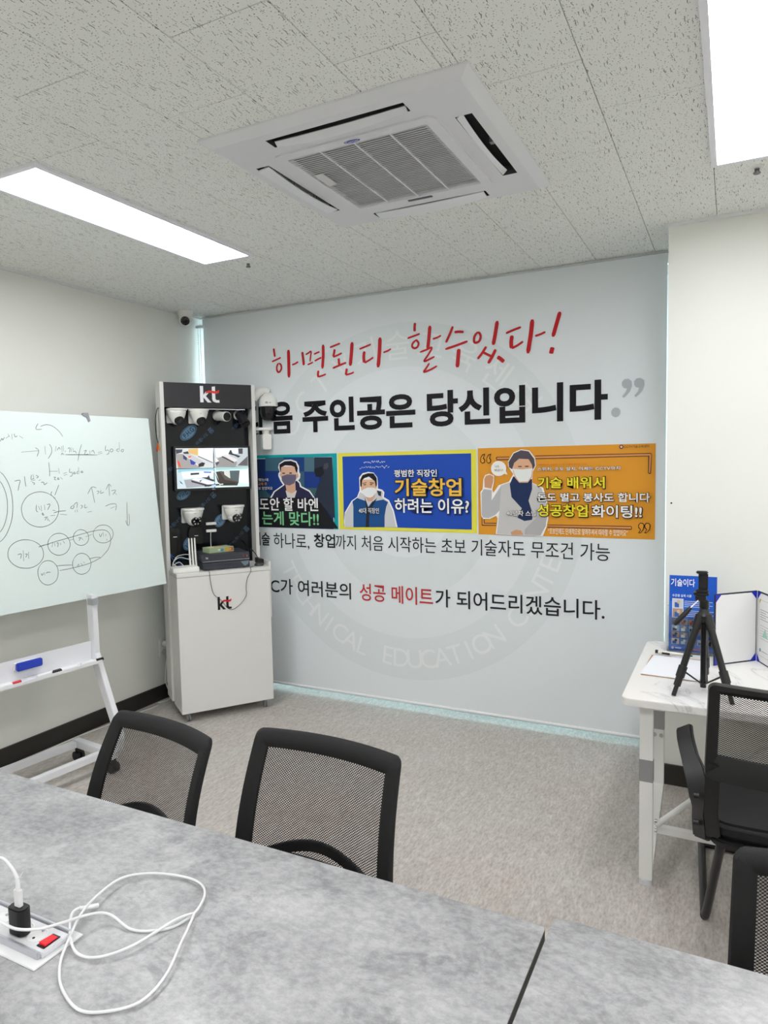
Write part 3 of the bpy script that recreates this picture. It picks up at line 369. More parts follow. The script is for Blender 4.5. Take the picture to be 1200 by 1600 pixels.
M_wall = MATS['painted_wall']; M_floor = MATS['vinyl_floor']; M_ceil = MATS['ceiling_board']
M_white = mat('white_paint', 'e6e7e8', 0.35)
M_base = mat('dark_baseboard', '26231f', 0.45)
M_black = mat('black_plastic', '101012', 0.42)
M_blackg = mat('black_gloss', '0c0d10', 0.12)
M_dark = mat('dark_void', '1c1d20', 0.8)
M_steel = mat('steel', 'b8babd', 0.3, 1.0)
M_chrome = mat('chrome', 'd8d8da', 0.12, 1.0)
M_camwhite = mat('camera_white', 'ecece8', 0.32)
M_alu = mat('aluminium', 'c3c5cb', 0.35, 0.7)

# ------------------------------------------------------------------ shell
tag(MB().box(XL - 0.15, YN - 0.15, -0.1, XR + 0.15, YF + 0.2, 0).build('floor', M_floor), kind='structure', label='grey streaked vinyl floor')
tag(MB().box(XL - 0.15, YN - 0.15, 0, XL, YF + 0.2, CEIL + 0.2).build('wall_left', M_wall), kind='structure', label='pale painted left wall behind the whiteboard')
tag(MB().box(XP, YP, 0, XR + 0.15, YF + 0.2, CEIL + 0.2).build('wall_right', M_wall), kind='structure', label='pale painted wall behind the marble desk')
tag(MB().box(XR, YN - 0.15, 0, XR + 0.15, YP, CEIL + 0.2).build('wall_side', M_wall), kind='structure', label='pale painted wall on the far right')
tag(MB().box(XL, YN - 0.15, 0, XR, YN, CEIL + 0.2).build('wall_rear', M_wall), kind='structure', label='pale painted wall behind the viewpoint')
# window wall behind the banner: parapet, head and two jambs round one wide window
w = MB(); w.box(XL, YF, 0, XP, YF + 0.15, 0.34); w.box(XL, YF, 2.60, XP, YF + 0.15, CEIL + 0.2)
w.box(XL, YF, 0.34, XL + 0.03, YF + 0.15, 2.60); w.box(XP - 0.03, YF, 0.34, XP, YF + 0.15, 2.60)
tag(w.build('wall_far', M_wall), kind='structure', label='window wall hidden behind the printed banner')
win = tag(bpy.data.objects.new('window_1', None), 'wide window with bluish glass behind the banner', kind='structure'); COL.objects.link(win)
fr = MB()
fr.box(XL + 0.03, YF + 0.03, 0.34, XP - 0.03, YF + 0.09, 0.38); fr.box(XL + 0.03, YF + 0.03, 2.56, XP - 0.03, YF + 0.09, 2.60)
xs = [XL + 0.03, -2.44, -1.38, XP - 0.07]
for x in xs: fr.box(x, YF + 0.03, 0.38, x + 0.04, YF + 0.09, 2.56)
fr.build('window_frame', M_white, win)
M_glass = mat('window_glass', 'e8f6f8', 0.05, trans=1.0)
for i in range(3):
    MB().box(xs[i] + 0.04, YF + 0.055, 0.38, xs[i + 1], YF + 0.063, 2.56).build('pane', M_glass, win)
tag(MB().box(XL, YN, 0, XL + 0.012, YF, 0.10).build('baseboard_left', M_base), kind='structure', label='dark brown baseboard along the left wall')
b = MB(); b.box(XP, YP - 0.012, 0, XR, YP, 0.10); b.box(XP - 0.012, YP - 0.012, 0, XP, YF, 0.10)
tag(b.build('baseboard_right', M_base), kind='structure', label='dark brown baseboard under the marble desk')
tag(MB().box(XR - 0.012, YN, 0, XR, YP - 0.012, 0.10).build('baseboard_side', M_base), kind='structure')

# ceiling: dark plenum slab, 300 x 600 boards in running bond, white edge moulding
ceil = tag(MB().box(XL - 0.15, YN - 0.15, CEIL + 0.012, XR + 0.15, YF + 0.2, CEIL + 0.2).build('ceiling', mat('ceiling_slab', '6a6a66', 0.9)), kind='structure', label='white mineral board ceiling with pitted boards')
X0 = -0.355 * 1.079; Y0 = 2.123 * 1.079; TW, TL = 0.2995, 0.599
lights = [(-2.365, 2.31), (0.072, 2.295), (-2.365, -0.1), (0.072, -0.1), (2.4, 2.295), (2.4, -0.1), (-2.365, -2.6), (0.072, -2.6), (2.4, -2.6)]  # first two are in view; the rest are unseen panels added to light the room
holes = [(lx - 0.155, ly - 0.615, lx + 0.155, ly + 0.615) for lx, ly in lights] + [(-1.13 - 0.40, 2.32 - 0.40, -1.13 + 0.40, 2.32 + 0.40)]
g = 0.0010
shared = {}
def board(x0, y0, x1, y1):
    for hx0, hy0, hx1, hy1 in holes:                      # cut boards at the fittings
        if x0 < hx1 - 1e-4 and x1 > hx0 + 1e-4 and y0 < hy1 - 1e-4 and y1 > hy0 + 1e-4:
            if x0 < hx0 - 0.01: board(x0, y0, hx0, y1)
            if x1 > hx1 + 0.01: board(hx1, y0, x1, y1)
            xa, xb = max(x0, hx0), min(x1, hx1)
            if y0 < hy0 - 0.01: board(xa, y0, xb, hy0)
            if y1 > hy1 + 0.01: board(xa, hy1, xb, y1)
            return
    k = (round(x1 - x0, 3), round(y1 - y0, 3))
    if k not in shared:
        a, b_ = k[0] / 2 - g, k[1] / 2 - g
        if a < 0.004 or b_ < 0.004: return
        o = MB().box(-a, -b_, 0, a, b_, 0.0119).build('ceiling_tile', M_ceil, ceil, bevel=0.0008, seg=1); shared[k] = o.data
    else:
        o = bpy.data.objects.new('ceiling_tile', shared[k]); COL.objects.link(o); o.parent = ceil
    o.location = ((x0 + x1) / 2, (y0 + y1) / 2, CEIL)
nc0 = math.floor((XL - X0) / 0.3) - 1
for i in range(nc0, 13):
    xa, xb = X0 + 0.3 * i, X0 + 0.3 * (i + 1)
    off = 0.0 if i % 2 == 0 else 0.3
    for j in range(-12, 5):
        ya, yb = Y0 + off + 0.6 * j, Y0 + off + 0.6 * (j + 1)
        x0, x1, y0, y1 = max(xa, XL), min(xb, XR), max(ya, YN), min(yb, 3.985)
        if x1 - x0 < 0.02 or y1 - y0 < 0.02: continue
        if x0 >= XP - 0.01 and y1 > YP: y1 = YP
        if y1 - y0 < 0.02: continue
        if x0 < XP < x1 and y1 > YP and y0 < YP:
            board(x0, y0, XP, y1); board(XP, y0, x1, YP)
        elif x0 < XP < x1 and y0 >= YP: board(x0, y0, XP, y1)
        else: board(x0, y0, x1, y1)
tag(MB().box(XL, 3.965, CEIL - 0.010, XP, 3.985, CEIL + 0.012).build('trim_1', M_white), kind='structure', label='white ceiling edge moulding above the banner')
tr = MB().box(XP, YP - 0.016, CEIL - 0.014, XR, YP, CEIL); tr.box(XP - 0.016, YP - 0.016, CEIL - 0.014, XP, 3.965, CEIL)
tag(tr.build('trim_2', M_white), kind='structure', label='white edge moulding round the projecting wall')
tag(MB().box(XL, YN, CEIL - 0.012, XL + 0.014, 3.965, CEIL).build('trim_3', M_white), kind='structure', label='white edge moulding along the left wall')

# ceiling lights
M_lamp = mat('lamp_diffuser', 'ffffff', 0.4, emit=LAMP)
MATS['lamp_diffuser'].node_tree.nodes['Principled BSDF'].inputs['Emission Color'].default_value = (0.985, 0.99, 1.0, 1)
lab = ['long flat ceiling light panel above the whiteboard', 'flat ceiling light panel at the top right corner'] + ['unseen ceiling light panel added for lighting, ' + q for q in ('left of the viewpoint', 'straight above the viewpoint', 'over the far right corner', 'right of the viewpoint', 'behind the viewpoint on the left', 'straight behind the viewpoint', 'behind the viewpoint on the right')]
M_lframe = mat('lamp_frame', 'ececf4', 0.35)
for i, (lx, ly) in enumerate(lights):
    L = thing('ceiling_light', lab[i], 'ceiling light', (lx, ly, CEIL), group='flat ceiling light panels')
    m = MB(); a, b_ = 0.162, 0.622; w_ = 0.020
    m.box(-a, -b_, -0.012, a, -b_ + w_, 0.008); m.box(-a, b_ - w_, -0.012, a, b_, 0.008)
    m.box(-a, -b_ + w_, -0.012, -a + w_, b_ - w_, 0.008); m.box(a - w_, -b_ + w_, -0.012, a, b_ - w_, 0.008)
    m.build('frame', M_lframe, L)
    MB().box(-a + w_, -b_ + w_, -0.006, a - w_, b_ - w_, 0.006).build('diffuser', M_lamp, L)

# sprinkler heads
for (x, y), lb in (((-2.322, 3.04), 'small sprinkler head beside the long ceiling light'), ((0.062, 3.024), 'small sprinkler head beside the top right light panel')):
    s_ = thing('sprinkler', lb, 'sprinkler', (x, y, CEIL), group='ceiling sprinklers')
    MB().lathe([(0.024, 0.0), (0.022, -0.005), (0.011, -0.006)], seg=20).build('rosette', M_camwhite, s_, smooth=True)
    MB().lathe([(0.009, -0.004), (0.008, -0.018), (0.013, -0.02), (0.012, -0.024)], seg=14).build('nozzle', mat('dull_metal', '6f6f70', 0.4, 0.8), s_, smooth=True)

# ------------------------------------------------------------------ air conditioner
ac = thing('ceiling_air_conditioner', 'white square ceiling cassette air conditioner with louvred grille', 'air conditioner', (-1.13, 2.32, CEIL))
M_ac = mat('ac_plastic', 'e2e3e6', 0.42); M_acw = mat('ac_louver_plastic', 'eaecf0', 0.4)
# panel: outer square sloping to the flat face, with four slots and the intake opening
H = 0.474; F = 0.44; zf = -0.024
slots = [(-0.245, -0.405, 0.245, -0.350), (0.350, -0.245, 0.405, 0.245), (-0.405, -0.245, -0.350, 0.245), (-0.245, 0.350, 0.245, 0.405)]
m = MB()
xs = [-F, -0.405, -0.350, -0.2475, 0.2475, 0.350, 0.405, F]
for i in range(7):
    for j in range(7):
        a0, a1, b0, b1 = xs[i], xs[i + 1], xs[j], xs[j + 1]
        slot = (i == 3 and j in (1, 5)) or (j == 3 and i in (1, 5))
        if slot or (2 <= i <= 4 and 2 <= j <= 4 and abs((a0 + a1) / 2) < 0.31 and abs((b0 + b1) / 2) < 0.31 and i == 3 and j == 3): continue
        m.add([(a0, b0, zf), (a1, b0, zf), (a1, b1, zf), (a0, b1, zf)], [(0, 3, 2, 1)])
ring = [(-F, -F), (F, -F), (F, F), (-F, F)]; ro = [(-H, -H), (H, -H), (H, H), (-H, H)]
vs = [(x, y, zf) for x, y in ring] + [(x, y, -0.006) for x, y in ro] + [(x, y, 0.0) for x, y in ro]
m.add(vs, [(k, k + 4, (k + 1) % 4 + 4, (k + 1) % 4) for k in range(4)] + [(k + 4, k + 8, (k + 1) % 4 + 8, (k + 1) % 4 + 4) for k in range(4)])
for (a0, b0, a1, b1) in [(xs[3], xs[1], xs[4], xs[2]), (xs[3], xs[5], xs[4], xs[6]), (xs[1], xs[3], xs[2], xs[4]), (xs[5], xs[3], xs[6], xs[4])]:
    m2 = MB(); m2.add([(a0, b0, zf), (a1, b0, zf), (a1, b1, zf), (a0, b1, zf), (a0, b0, 0.03), (a1, b0, 0.03), (a1, b1, 0.03), (a0, b1, 0.03)], [(0, 1, 5, 4), (1, 2, 6, 5), (2, 3, 7, 6), (3, 0, 4, 7)]); m2.build('slot_liner', mat('slot_grey', '3a3b3f', 0.7), ac, fix=False)
m.build('panel', M_ac, ac, fix=False)
MB().box(-0.42, -0.42, 0.010, 0.42, 0.42, 0.03).build('duct', M_dark, ac)
def louver(cx, cy, along, tilt, drop, hw=0.024):
    m = MB(); n = 16; Lh = 0.238; vs = []
    for i in range(n + 1):
        u = -1 + 2 * i / n; bow = 0.014 * (1 - u * u)
        for q, (o, z) in enumerate(((-hw, 0.0), (hw, 0.0), (hw, 0.004), (-hw, 0.004))):
            oo = o * math.cos(tilt) - z * math.sin(tilt); zz = o * math.sin(tilt) + z * math.cos(tilt) - bow * (1 if o > 0 else 0.25) + drop
            vs.append((cx + Lh * u, cy + oo, zf + zz) if along == 'x' else (cx + oo, cy + Lh * u, zf + zz))
    fs = [(0, 1, 2, 3), tuple(4 * n + k for k in (3, 2, 1, 0))]
    for i in range(n):
        for k in range(4): fs.append((4 * i + k, 4 * i + 4 + k, 4 * i + 4 + (k + 1) % 4, 4 * i + (k + 1) % 4))
    m.add(vs, fs); return m.build('louver', M_acw, ac, smooth=50)
louver(0, -0.360, 'x', -0.55, 0.004, 0.010); louver(0.362, 0, 'y', 0.75, 0.006, 0.011); louver(-0.379, 0, 'y', 0.12, -0.004); louver(0, 0.379, 'x', -0.12, -0.004)
for x_, y_ in ((0.0, -0.392), (0.392, 0.0)): MB().box(x_ - 0.010, y_ - 0.010, -0.012, x_ + 0.010, y_ + 0.010, 0.0099).build('vane', mat('vane_grey', '8c8d90', 0.5), ac)
# intake grille
m = MB(); o = rrect(-0.300, -0.300, 0.300, 0.300, 0.03); i_ = rrect(-0.262, -0.262, 0.262, 0.262, 0.008)
n = len(o); z0, z1 = zf + 0.001, zf - 0.006
vs = [(a, b_, z1) for a, b_ in o] + [(a, b_, z1) for a, b_ in i_] + [(a, b_, z0 + 0.01) for a, b_ in o] + [(a, b_, z0 + 0.014) for a, b_ in i_]
fs = []
for k in range(n):
    k2 = (k + 1) % n
    fs += [(k, k2, n + k2, n + k), (k, 2 * n + k, 2 * n + k2, k2), (n + k, n + k2, 3 * n + k2, 3 * n + k)]
m.add(vs, fs); gr = m.build('grille_frame', M_ac, ac, smooth=30)
m = MB(); N = 40
for k in range(N):
    y = -0.258 + 0.516 * k / (N - 1)
    m.add([(-0.262, y - 0.0050, zf - 0.004), (0.262, y - 0.0050, zf - 0.004), (0.262, y + 0.0040, zf + 0.003), (-0.262, y + 0.0040, zf + 0.003), (-0.262, y - 0.0050, zf - 0.001), (0.262, y - 0.0050, zf - 0.001)], [(0, 3, 2, 1), (0, 1, 5, 4)])
tag(m.build('grille_slats', mat('ac_slats', 'e2e3e6', 0.5), ac, fix=False), kind='stuff', label='fine horizontal grille slats')
for x in (-0.131, 0.0, 0.131): MB().box(x - 0.003, -0.262, zf - 0.0042, x + 0.003, 0.262, zf + 0.004).build('divider', M_ac, ac)
MB().box(-0.265, -0.265, zf + 0.012, 0.265, 0.265, zf + 0.016).build('filter', mat('filter_grey', 'b6b7ba', 0.9), ac)
fz = lambda a, b_, d: (a, -b_, zf - 0.0062 - d)          # flat print seen from below (b towards the near side)
bd = MB().prism(ellipse(0.006, 0.281, 0.034, 0.012), fz, 0, 0.002).build('badge', mat('badge_rim', 'e4e6ee', 0.3), ac)
MB().poly([fz(a, b_, 0.0022) for a, b_ in ellipse(0.006, 0.281, 0.030, 0.0098)]).build('badge_print', mat('badge_blue', '2438a4', 0.3), bd, fix=False)
m = MB(); put_text(m, 'Carrier', (-0.018, 0.2755, 0.030, 0.287), fz, 0.0026, 0.2); m.build('badge_lettering', ink('f0f2f8'), bd, fix=False)
for x in (-0.115, 0.135): MB().box(x - 0.02, -0.288, zf - 0.0072, x + 0.02, -0.278, zf - 0.005).build('latch', M_acw, ac, bevel=0.001)
MB().box(-0.052, 0.274, zf - 0.008, 0.052, 0.290, zf - 0.005).build('display_strip', M_blackg, ac, bevel=0.001)
st = MB().box(-0.25, -0.11, zf - 0.0058, -0.213, 0.0, zf - 0.0052).build('rating_label', ink('d8d8d6'), ac)
# ------------------------------------------------------------------ printed banner over the window
FB = lambda a, b_, d: (a, YB - 0.0012 - d, b_)
M_ban = mat('banner_cloth', 'e3e9ec', 0.5, spec=0.3)
nx, nz = 60, 8; m = MB(); bx0, bx1, bz0, bz1 = -3.437, -0.322, 0.050, 2.652
m.box(bx0, YB - 0.001, bz0, bx1, YB + 0.001, bz1)
ban = tag(m.build('wall_banner', M_ban), 'large pale grey printed banner with slogans and three posters over the window', 'banner')
MB().tube([(bx0, YB, 0.050), (bx1, YB, 0.050)], 0.010, 10).build('bottom_bar', M_white, ban, smooth=True)
MB().box(bx0 - 0.01, YB + 0.0012, 2.60, bx1 + 0.01, YB + 0.045, 2.652).build('head_rail', M_white, ban, bevel=0.002)
# faint seal
SX, SZ = -1.87, 1.33
m = MB(); K = 96
def ringpoly(m, r0, r1, d, col):
    m.cur = col
    for k in range(K):
        a0, a1 = 2 * pi * k / K, 2 * pi * (k + 1) / K
        m.poly([FB(SX + r * math.cos(a), SZ + r * math.sin(a), d) for r, a in ((r0, a0), (r1, a0), (r1, a1), (r0, a1))])
for r0, r1 in ((0.86, 1.13), (0.34, 0.60)):
    m = MB(); ringpoly(m, r0, r1, 0.0006, 0); m.build('seal_ring', ink('dde4e6'), ban, fix=False)
def arc_text(body, r, a0, a1, h, top):
    n = len(body); m = MB()
    for i, ch in enumerate(body):
        if ch == ' ': continue
        a = math.radians(a0 + (a1 - a0) * i / (n - 1)); cx, cz = SX + r * math.cos(a), SZ + r * math.sin(a)
        rot = a - pi / 2 if top else a + pi / 2
        vs, fs, (q0, w0, q1, w1) = glyphs(ch, 0)
        s_ = h / 0.75; mx = (q0 + q1) / 2
        m.add([FB(cx + ((x - mx) * math.cos(rot) - (y - 0.36) * math.sin(rot)) * s_, cz + ((x - mx) * math.sin(rot) + (y - 0.36) * math.cos(rot)) * s_, 0.0013 + 0.0001 * (i % 2)) for x, y in vs], fs)
    m.build('seal_lettering', ink('e8eced'), ban, fix=False)
arc_text('CCTV', 0.99, 148, 115, 0.15, True); arc_text('기술교육센터', 0.99, 104, 38, 0.15, True)
arc_text('TECHNICAL', 0.99, 208, 252, 0.13, False); arc_text('EDUCATION', 0.99, 263, 307, 0.13, False); arc_text('CENTER', 0.99, 318, 346, 0.13, False)
# red brush lettering
for half in (0, 1):
    m = MB()
    for q, (w_, pts) in enumerate(RED):
        if (pts[0][0] > -1.9) == bool(half): ribbon(m, pts, w_ * 1.12, FB, 0.0022 + 0.00004 * (q % 12), 4, 0.55)
    tag(m.build('brush_lettering', ink('c01f27'), ban, fix=False), 'red brush lettering')
K1 = '0f0d15'
texts('headline_lettering', [('다', (-3.088, 1.806, -2.905, 2.024), K1, 1.7, None), ('음', (-2.862, 1.806, -2.683, 2.024), K1, 1.9, None), ('주인공은', (-2.603, 1.806, -1.768, 2.026), K1, 1.9, None), ('당신입니다', (-1.690, 1.806, -0.618, 2.024), K1, 1.9, None)], FB, ban, 0.0026)
m = MB(); m.poly([FB(a, b_, 0.0026) for a, b_ in ellipse(-0.576, 1.842, 0.024, 0.026)])
for dx in (0, 0.062): m.poly([FB(-0.545 + dx + a, 1.972 + b_, 0.0026) for a, b_ in [(0.0, 0.03), (0.012, 0.044), (0.032, 0.046), (0.050, 0.032), (0.052, 0.008), (0.042, -0.022), (0.022, -0.045), (0.008, -0.055), (0.002, -0.046), (0.020, -0.024), (0.026, -0.006), (0.010, -0.002), (0.0, 0.012)]])
m.build('quotation_marks', ink('b3b8be'), ban, fix=False)
K2 = '202228'
texts('body_lettering', [('기술', (-3.05, 1.026, -2.903, 1.120), K2, 1.0, None), ('하나로,', (-2.872, 1.010, -2.575, 1.120), K2, 0, None), ('창업', (-2.538, 1.030, -2.370, 1.124), K2, 1.0, None),
    ('까지 처음 시작하는 초보 기술자도 무조건 가능', (-2.366, 1.024, -0.604, 1.122), K2, 0, None)], FB, ban, 0.0026)
texts('closing_lettering', [('C가 여러분의', (-2.910, 0.690, -2.257, 0.800), K2, 0.5, None), ('가 되어드리겠습니다.', (-1.652, 0.690, -0.631, 0.802), K2, 0.5, None), ('성공 메이트', (-2.191, 0.690, -1.668, 0.805), 'c23a40', 0.6, None)], FB, ban, 0.0026)
# three printed posters
def poster(x0, z0, x1, z1, layers, polys, items, label, fig_label):
    pr = tag(prints('poster', [(c, [(x0 + a * (x1 - x0), z0 + b_ * (z1 - z0)) for a, b_ in pts]) for c, pts in layers], FB, ban, 0.0024, 0.0003), label)
    tag(prints('portrait_print', polys, FB, pr, 0.0042, 0.00022), fig_label)
    texts('poster_lettering', items, FB, pr, 0.0132)
    return pr
sq = lambda a, b_, c, d: [(a, b_), (c, b_), (c, d), (a, d)]
p1 = poster(-3.305, 1.157, -2.342, 1.662, [('12a3a8', sq(0, 0, 1, 1)), ('d8eef0', sq(0.030, 0.04, 0.966, 0.955)), ('173262', sq(0.034, 0, 0.962, 0.948))], P1, P1T, 'teal bordered poster with a person in a grey face mask', 'person in a dark jacket wearing a grey face mask')
p2 = poster(-2.333, 1.158, -1.374, 1.662, [('e8e24e', sq(0, 0, 1, 1)), ('1f4db4', sq(0.036, 0.042, 0.966, 0.955))], P2, P2T, 'yellow bordered blue poster with a person in a blue vest', 'person in a blue padded vest wearing a white face mask')
m = MB()
for k, (x, z) in enumerate([(-2.135, 1.601), (-2.165, 1.566)]):
    for q in range(11 if k == 0 else 15): ribbon(m, [(x + q * 0.0145, z + random.uniform(-.008, .008)), (x + q * 0.0145 + 0.006, z + random.uniform(-.01, .01)), (x + q * 0.0145 + 0.011, z + random.uniform(-.008, .008))], 0.0028, FB, 0.013, 3, 0.8)
m.build('handwritten_print', ink('e4e8f4'), p2, fix=False)
p3 = poster(-1.364, 1.153, -0.372, 1.668, [('e39b2e', sq(0, 0, 1, 1))], P3, P3T, 'orange poster with a person in a navy scarf raising a fist', 'person in a knit hat and navy scarf raising a fist')
m = MB(); m.poly([FB(a, b_, 0.013) for a, b_ in ellipse(-0.545, 1.654, 0.011, 0.011)]); m.cur = 1; m.poly([FB(a, b_, 0.0134) for a, b_ in ellipse(-0.545, 1.654, 0.006, 0.006)])
m.build('emblem_print', [ink('5a3040'), ink('e8c8a0')], p3, fix=False)
# bead chain at the banner's left end
ch = thing('blind_chain', 'white bead chain hanging at the left end of the banner', 'chain', (-3.452, YB - 0.03, 0))
m = MB()
for dx in (-0.008, 0.012):
    z = 0.72
    while z < 2.62:
        m.lathe([(0.0008, -0.0045), (0.0040, -0.002), (0.0040, 0.002), (0.0008, 0.0045)], (dx, 0, z), 6); z += 0.0125
tag(m.build('beads', mat('bead_plastic', 'f2f6f6', 0.3), ch), kind='stuff')
MB().tube([(-0.008, 0, 0.72), (-0.004, 0, 0.706), (0.002, 0, 0.702), (0.008, 0, 0.706), (0.012, 0, 0.72)], 0.003, 6).build('loop', mat('bead_plastic', 'f2f6f6', 0.3), ch)
MB().box(-0.02, -0.012, 2.585, 0.05, 0.012, 2.60).build('bracket', M_white, ch)

# ------------------------------------------------------------------ display cabinet
RZ = math.radians(54.5); U = Vector((math.cos(RZ), math.sin(RZ), 0)); Bk = Vector((-U.y, U.x, 0))
CO = Vector((-3.02, 3.148, 0))
cabp = lambda u, v, z: CO + U * u + Bk * v + Vector((0, 0, z))
cab = thing('display_cabinet', 'tall white display cabinet with black header and kt logos', 'cabinet', CO, RZ)
M_lam = mat('white_laminate', 'dfdedb', 0.38)
t = NT('black_panel', 0.16); p = t.pos(obj=True)
t.color(t.mix(t.noise(p, 3, 2), '090c11', '10151c'))
t.b.inputs['Specular IOR Level'].default_value = 0.3
M_bp = MATS['black_panel']
MB().box(0, 0, 0.060, 0.590, 0.245, 0.912).build('lower_body', M_lam, cab, bevel=0.002)
MB().box(0, 0, 0.914, 0.590, 0.345, 0.936).build('shelf_top', M_lam, cab, bevel=0.002)
MB().box(0.5905, 0.02, 0.60, 0.604, 0.244, 0.968).build('end_panel', M_lam, cab, bevel=0.002)
MB().box(0.565, 0.12, 0.9365, 0.5895, 0.24, 0.972).build('end_block', M_black, cab, bevel=0.002)
for u0 in (-0.012, 0.580):
    MB().box(u0, 0.2455, 0.075, u0 + 0.024, 0.405, 2.130).build('side_panel', M_lam, cab, bevel=0.002)
MB().box(0.012, 0.345, 0.075, 0.580, 0.362, 2.128).build('back_panel', M_bp, cab)
hd = MB().box(0.012, 0.250, 1.972, 0.580, 0.268, 2.128).build('header', mat('header_black', '222126', 0.5), cab, bevel=0.001)
MB().box(0.012, 0.268, 2.112, 0.580, 0.345, 2.128).build('top_board', M_lam, cab)
MB().box(0.05, 0.268, 1.962, 0.54, 0.275, 1.968).build('header_edge', M_alu, cab)
def kt_logo(parent, x0, z0, w_, h, d, main):
    f = lambda a, b_, q: (x0 + a * w_, d - q, z0 + b_ * h)
    m = MB()
    m.poly([f(a, b_, .0008) for a, b_ in [(0, 0), (.17, 0), (.17, 1), (0, 1)]])
    m.poly([f(a, b_, .0008) for a, b_ in [(.17, .30), (.38, .0), (.58, .0), (.30, .38), (.44, .58), (.30, .66), (.17, .46)]])
    m.poly([f(a, b_, .0008) for a, b_ in [(.62, .97), (.79, 1.0), (.79, .24), (.84, .16), (1.0, .16), (1.0, .0), (.80, 0), (.66, .08), (.62, .22)]])
    m.build('logo_letters', ink(main), parent, fix=False)
    m = MB(); m.poly([f(a, b_, .0012) for a, b_ in [(.26, .54), (.32, .66), (.44, .73), (.60, .73), (.80, .70), (.92, .73), (1.0, .80), (1.0, .70), (.97, .60), (.88, .55), (.74, .56), (.56, .60), (.40, .58)]])
    m.build('logo_swoosh', ink('cc1f2d' if main != 'f0f1f6' else 'e03a34'), parent, fix=False)
kt_logo(hd, 0.240, 2.006, 0.125, 0.105, 0.2498, 'f0f1f6')
kt_logo(cab, 0.243, 0.690, 0.088, 0.083, -0.0002, '17171a')
# stickers and faint print on the black panel
FP = lambda a, b_, d: (a, 0.3448 - d, b_)
def sticker(cx, cz, rx, rz_, ang, word):
    rot = lambda a, b_: (cx + a * math.cos(ang) - b_ * math.sin(ang), cz + a * math.sin(ang) + b_ * math.cos(ang))
    f = lambda a, b_, d: FP(*rot(a, b_), d)
    m = MB(); m.prism(ellipse(0, 0, rx, rz_), f, 0, 0.0004); o = m.build('sticker', ink('5f819c'), cab)
    m = MB()
    for k in range(40):
        a0, a1 = 2 * pi * k / 40, 2 * pi * (k + 1) / 40
        m.poly([f(q * rx * math.cos(a), q * rz_ * math.sin(a), 0.0007) for q, a in ((.84, a0), (.92, a0), (.92, a1), (.84, a1))])
    put_text(m, word, (-rx * .6, -rz_ * .45, rx * .6, rz_ * .45), f, 0.0007, 0.8)
    m.build('sticker_lettering', ink('22303e'), o, fix=False)
sticker(0.178, 1.815, 0.066, 0.036, math.radians(42), 'P.H.G'); sticker(0.365, 1.226, 0.048, 0.034, math.radians(50), 'P.H.G'); sticker(0.155, 1.085, 0.050, 0.036, math.radians(55), 'P.H.G'); sticker(0.13, 1.41, 0.05, 0.03, math.radians(30), 'P.H.G')
for cx, cz in ((0.28, 1.79), (0.52, 1.885), (0.28, 1.36), (0.50, 1.12), (0.085, 1.24), (0.075, 1.60)):
    ang = math.radians(43); f = lambda a, b_, d: FP(cx + a * math.cos(ang) - b_ * math.sin(ang), cz + a * math.sin(ang) + b_ * math.cos(ang), d)
    m = MB(); put_text(m, '아름나오', (-0.075, -0.012, 0.03, 0.012), f, 0.0005, 0); put_text(m, '홈', (0.04, -0.02, 0.078, 0.02), f, 0.0005, 0.8)
    m.build('film_lettering', ink('4a6078'), cab, fix=False)
for u0, v0 in ((0.045, 0.035), (0.545, 0.035), (0.045, 0.30), (0.545, 0.30)):
    cs = MB().box(u0 - 0.016, v0 - 0.016, 0.0565, u0 + 0.016, v0 + 0.016, 0.0605); cs.bar([(u0, v0, 0.056), (u0 + 0.004, v0 + 0.008, 0.030)], 0.020, 0.004, up=(1, 0, 0))
    c_ = cs.build('caster', M_steel, cab, bevel=0.0008)
    w_ = MB()
    for dx in (-0.010, 0.003): w_.cyl((u0 + dx, v0 + 0.010, 0.024), (u0 + dx + 0.007, v0 + 0.010, 0.024), 0.024, 18)
    w_.build('wheel', mat('caster_grey', '8a8b8e', 0.4), c_, smooth=40)
MB().box(0.05, 0.29, 0.0605, 0.54, 0.345, 0.076).build('base_board', M_lam, cab)

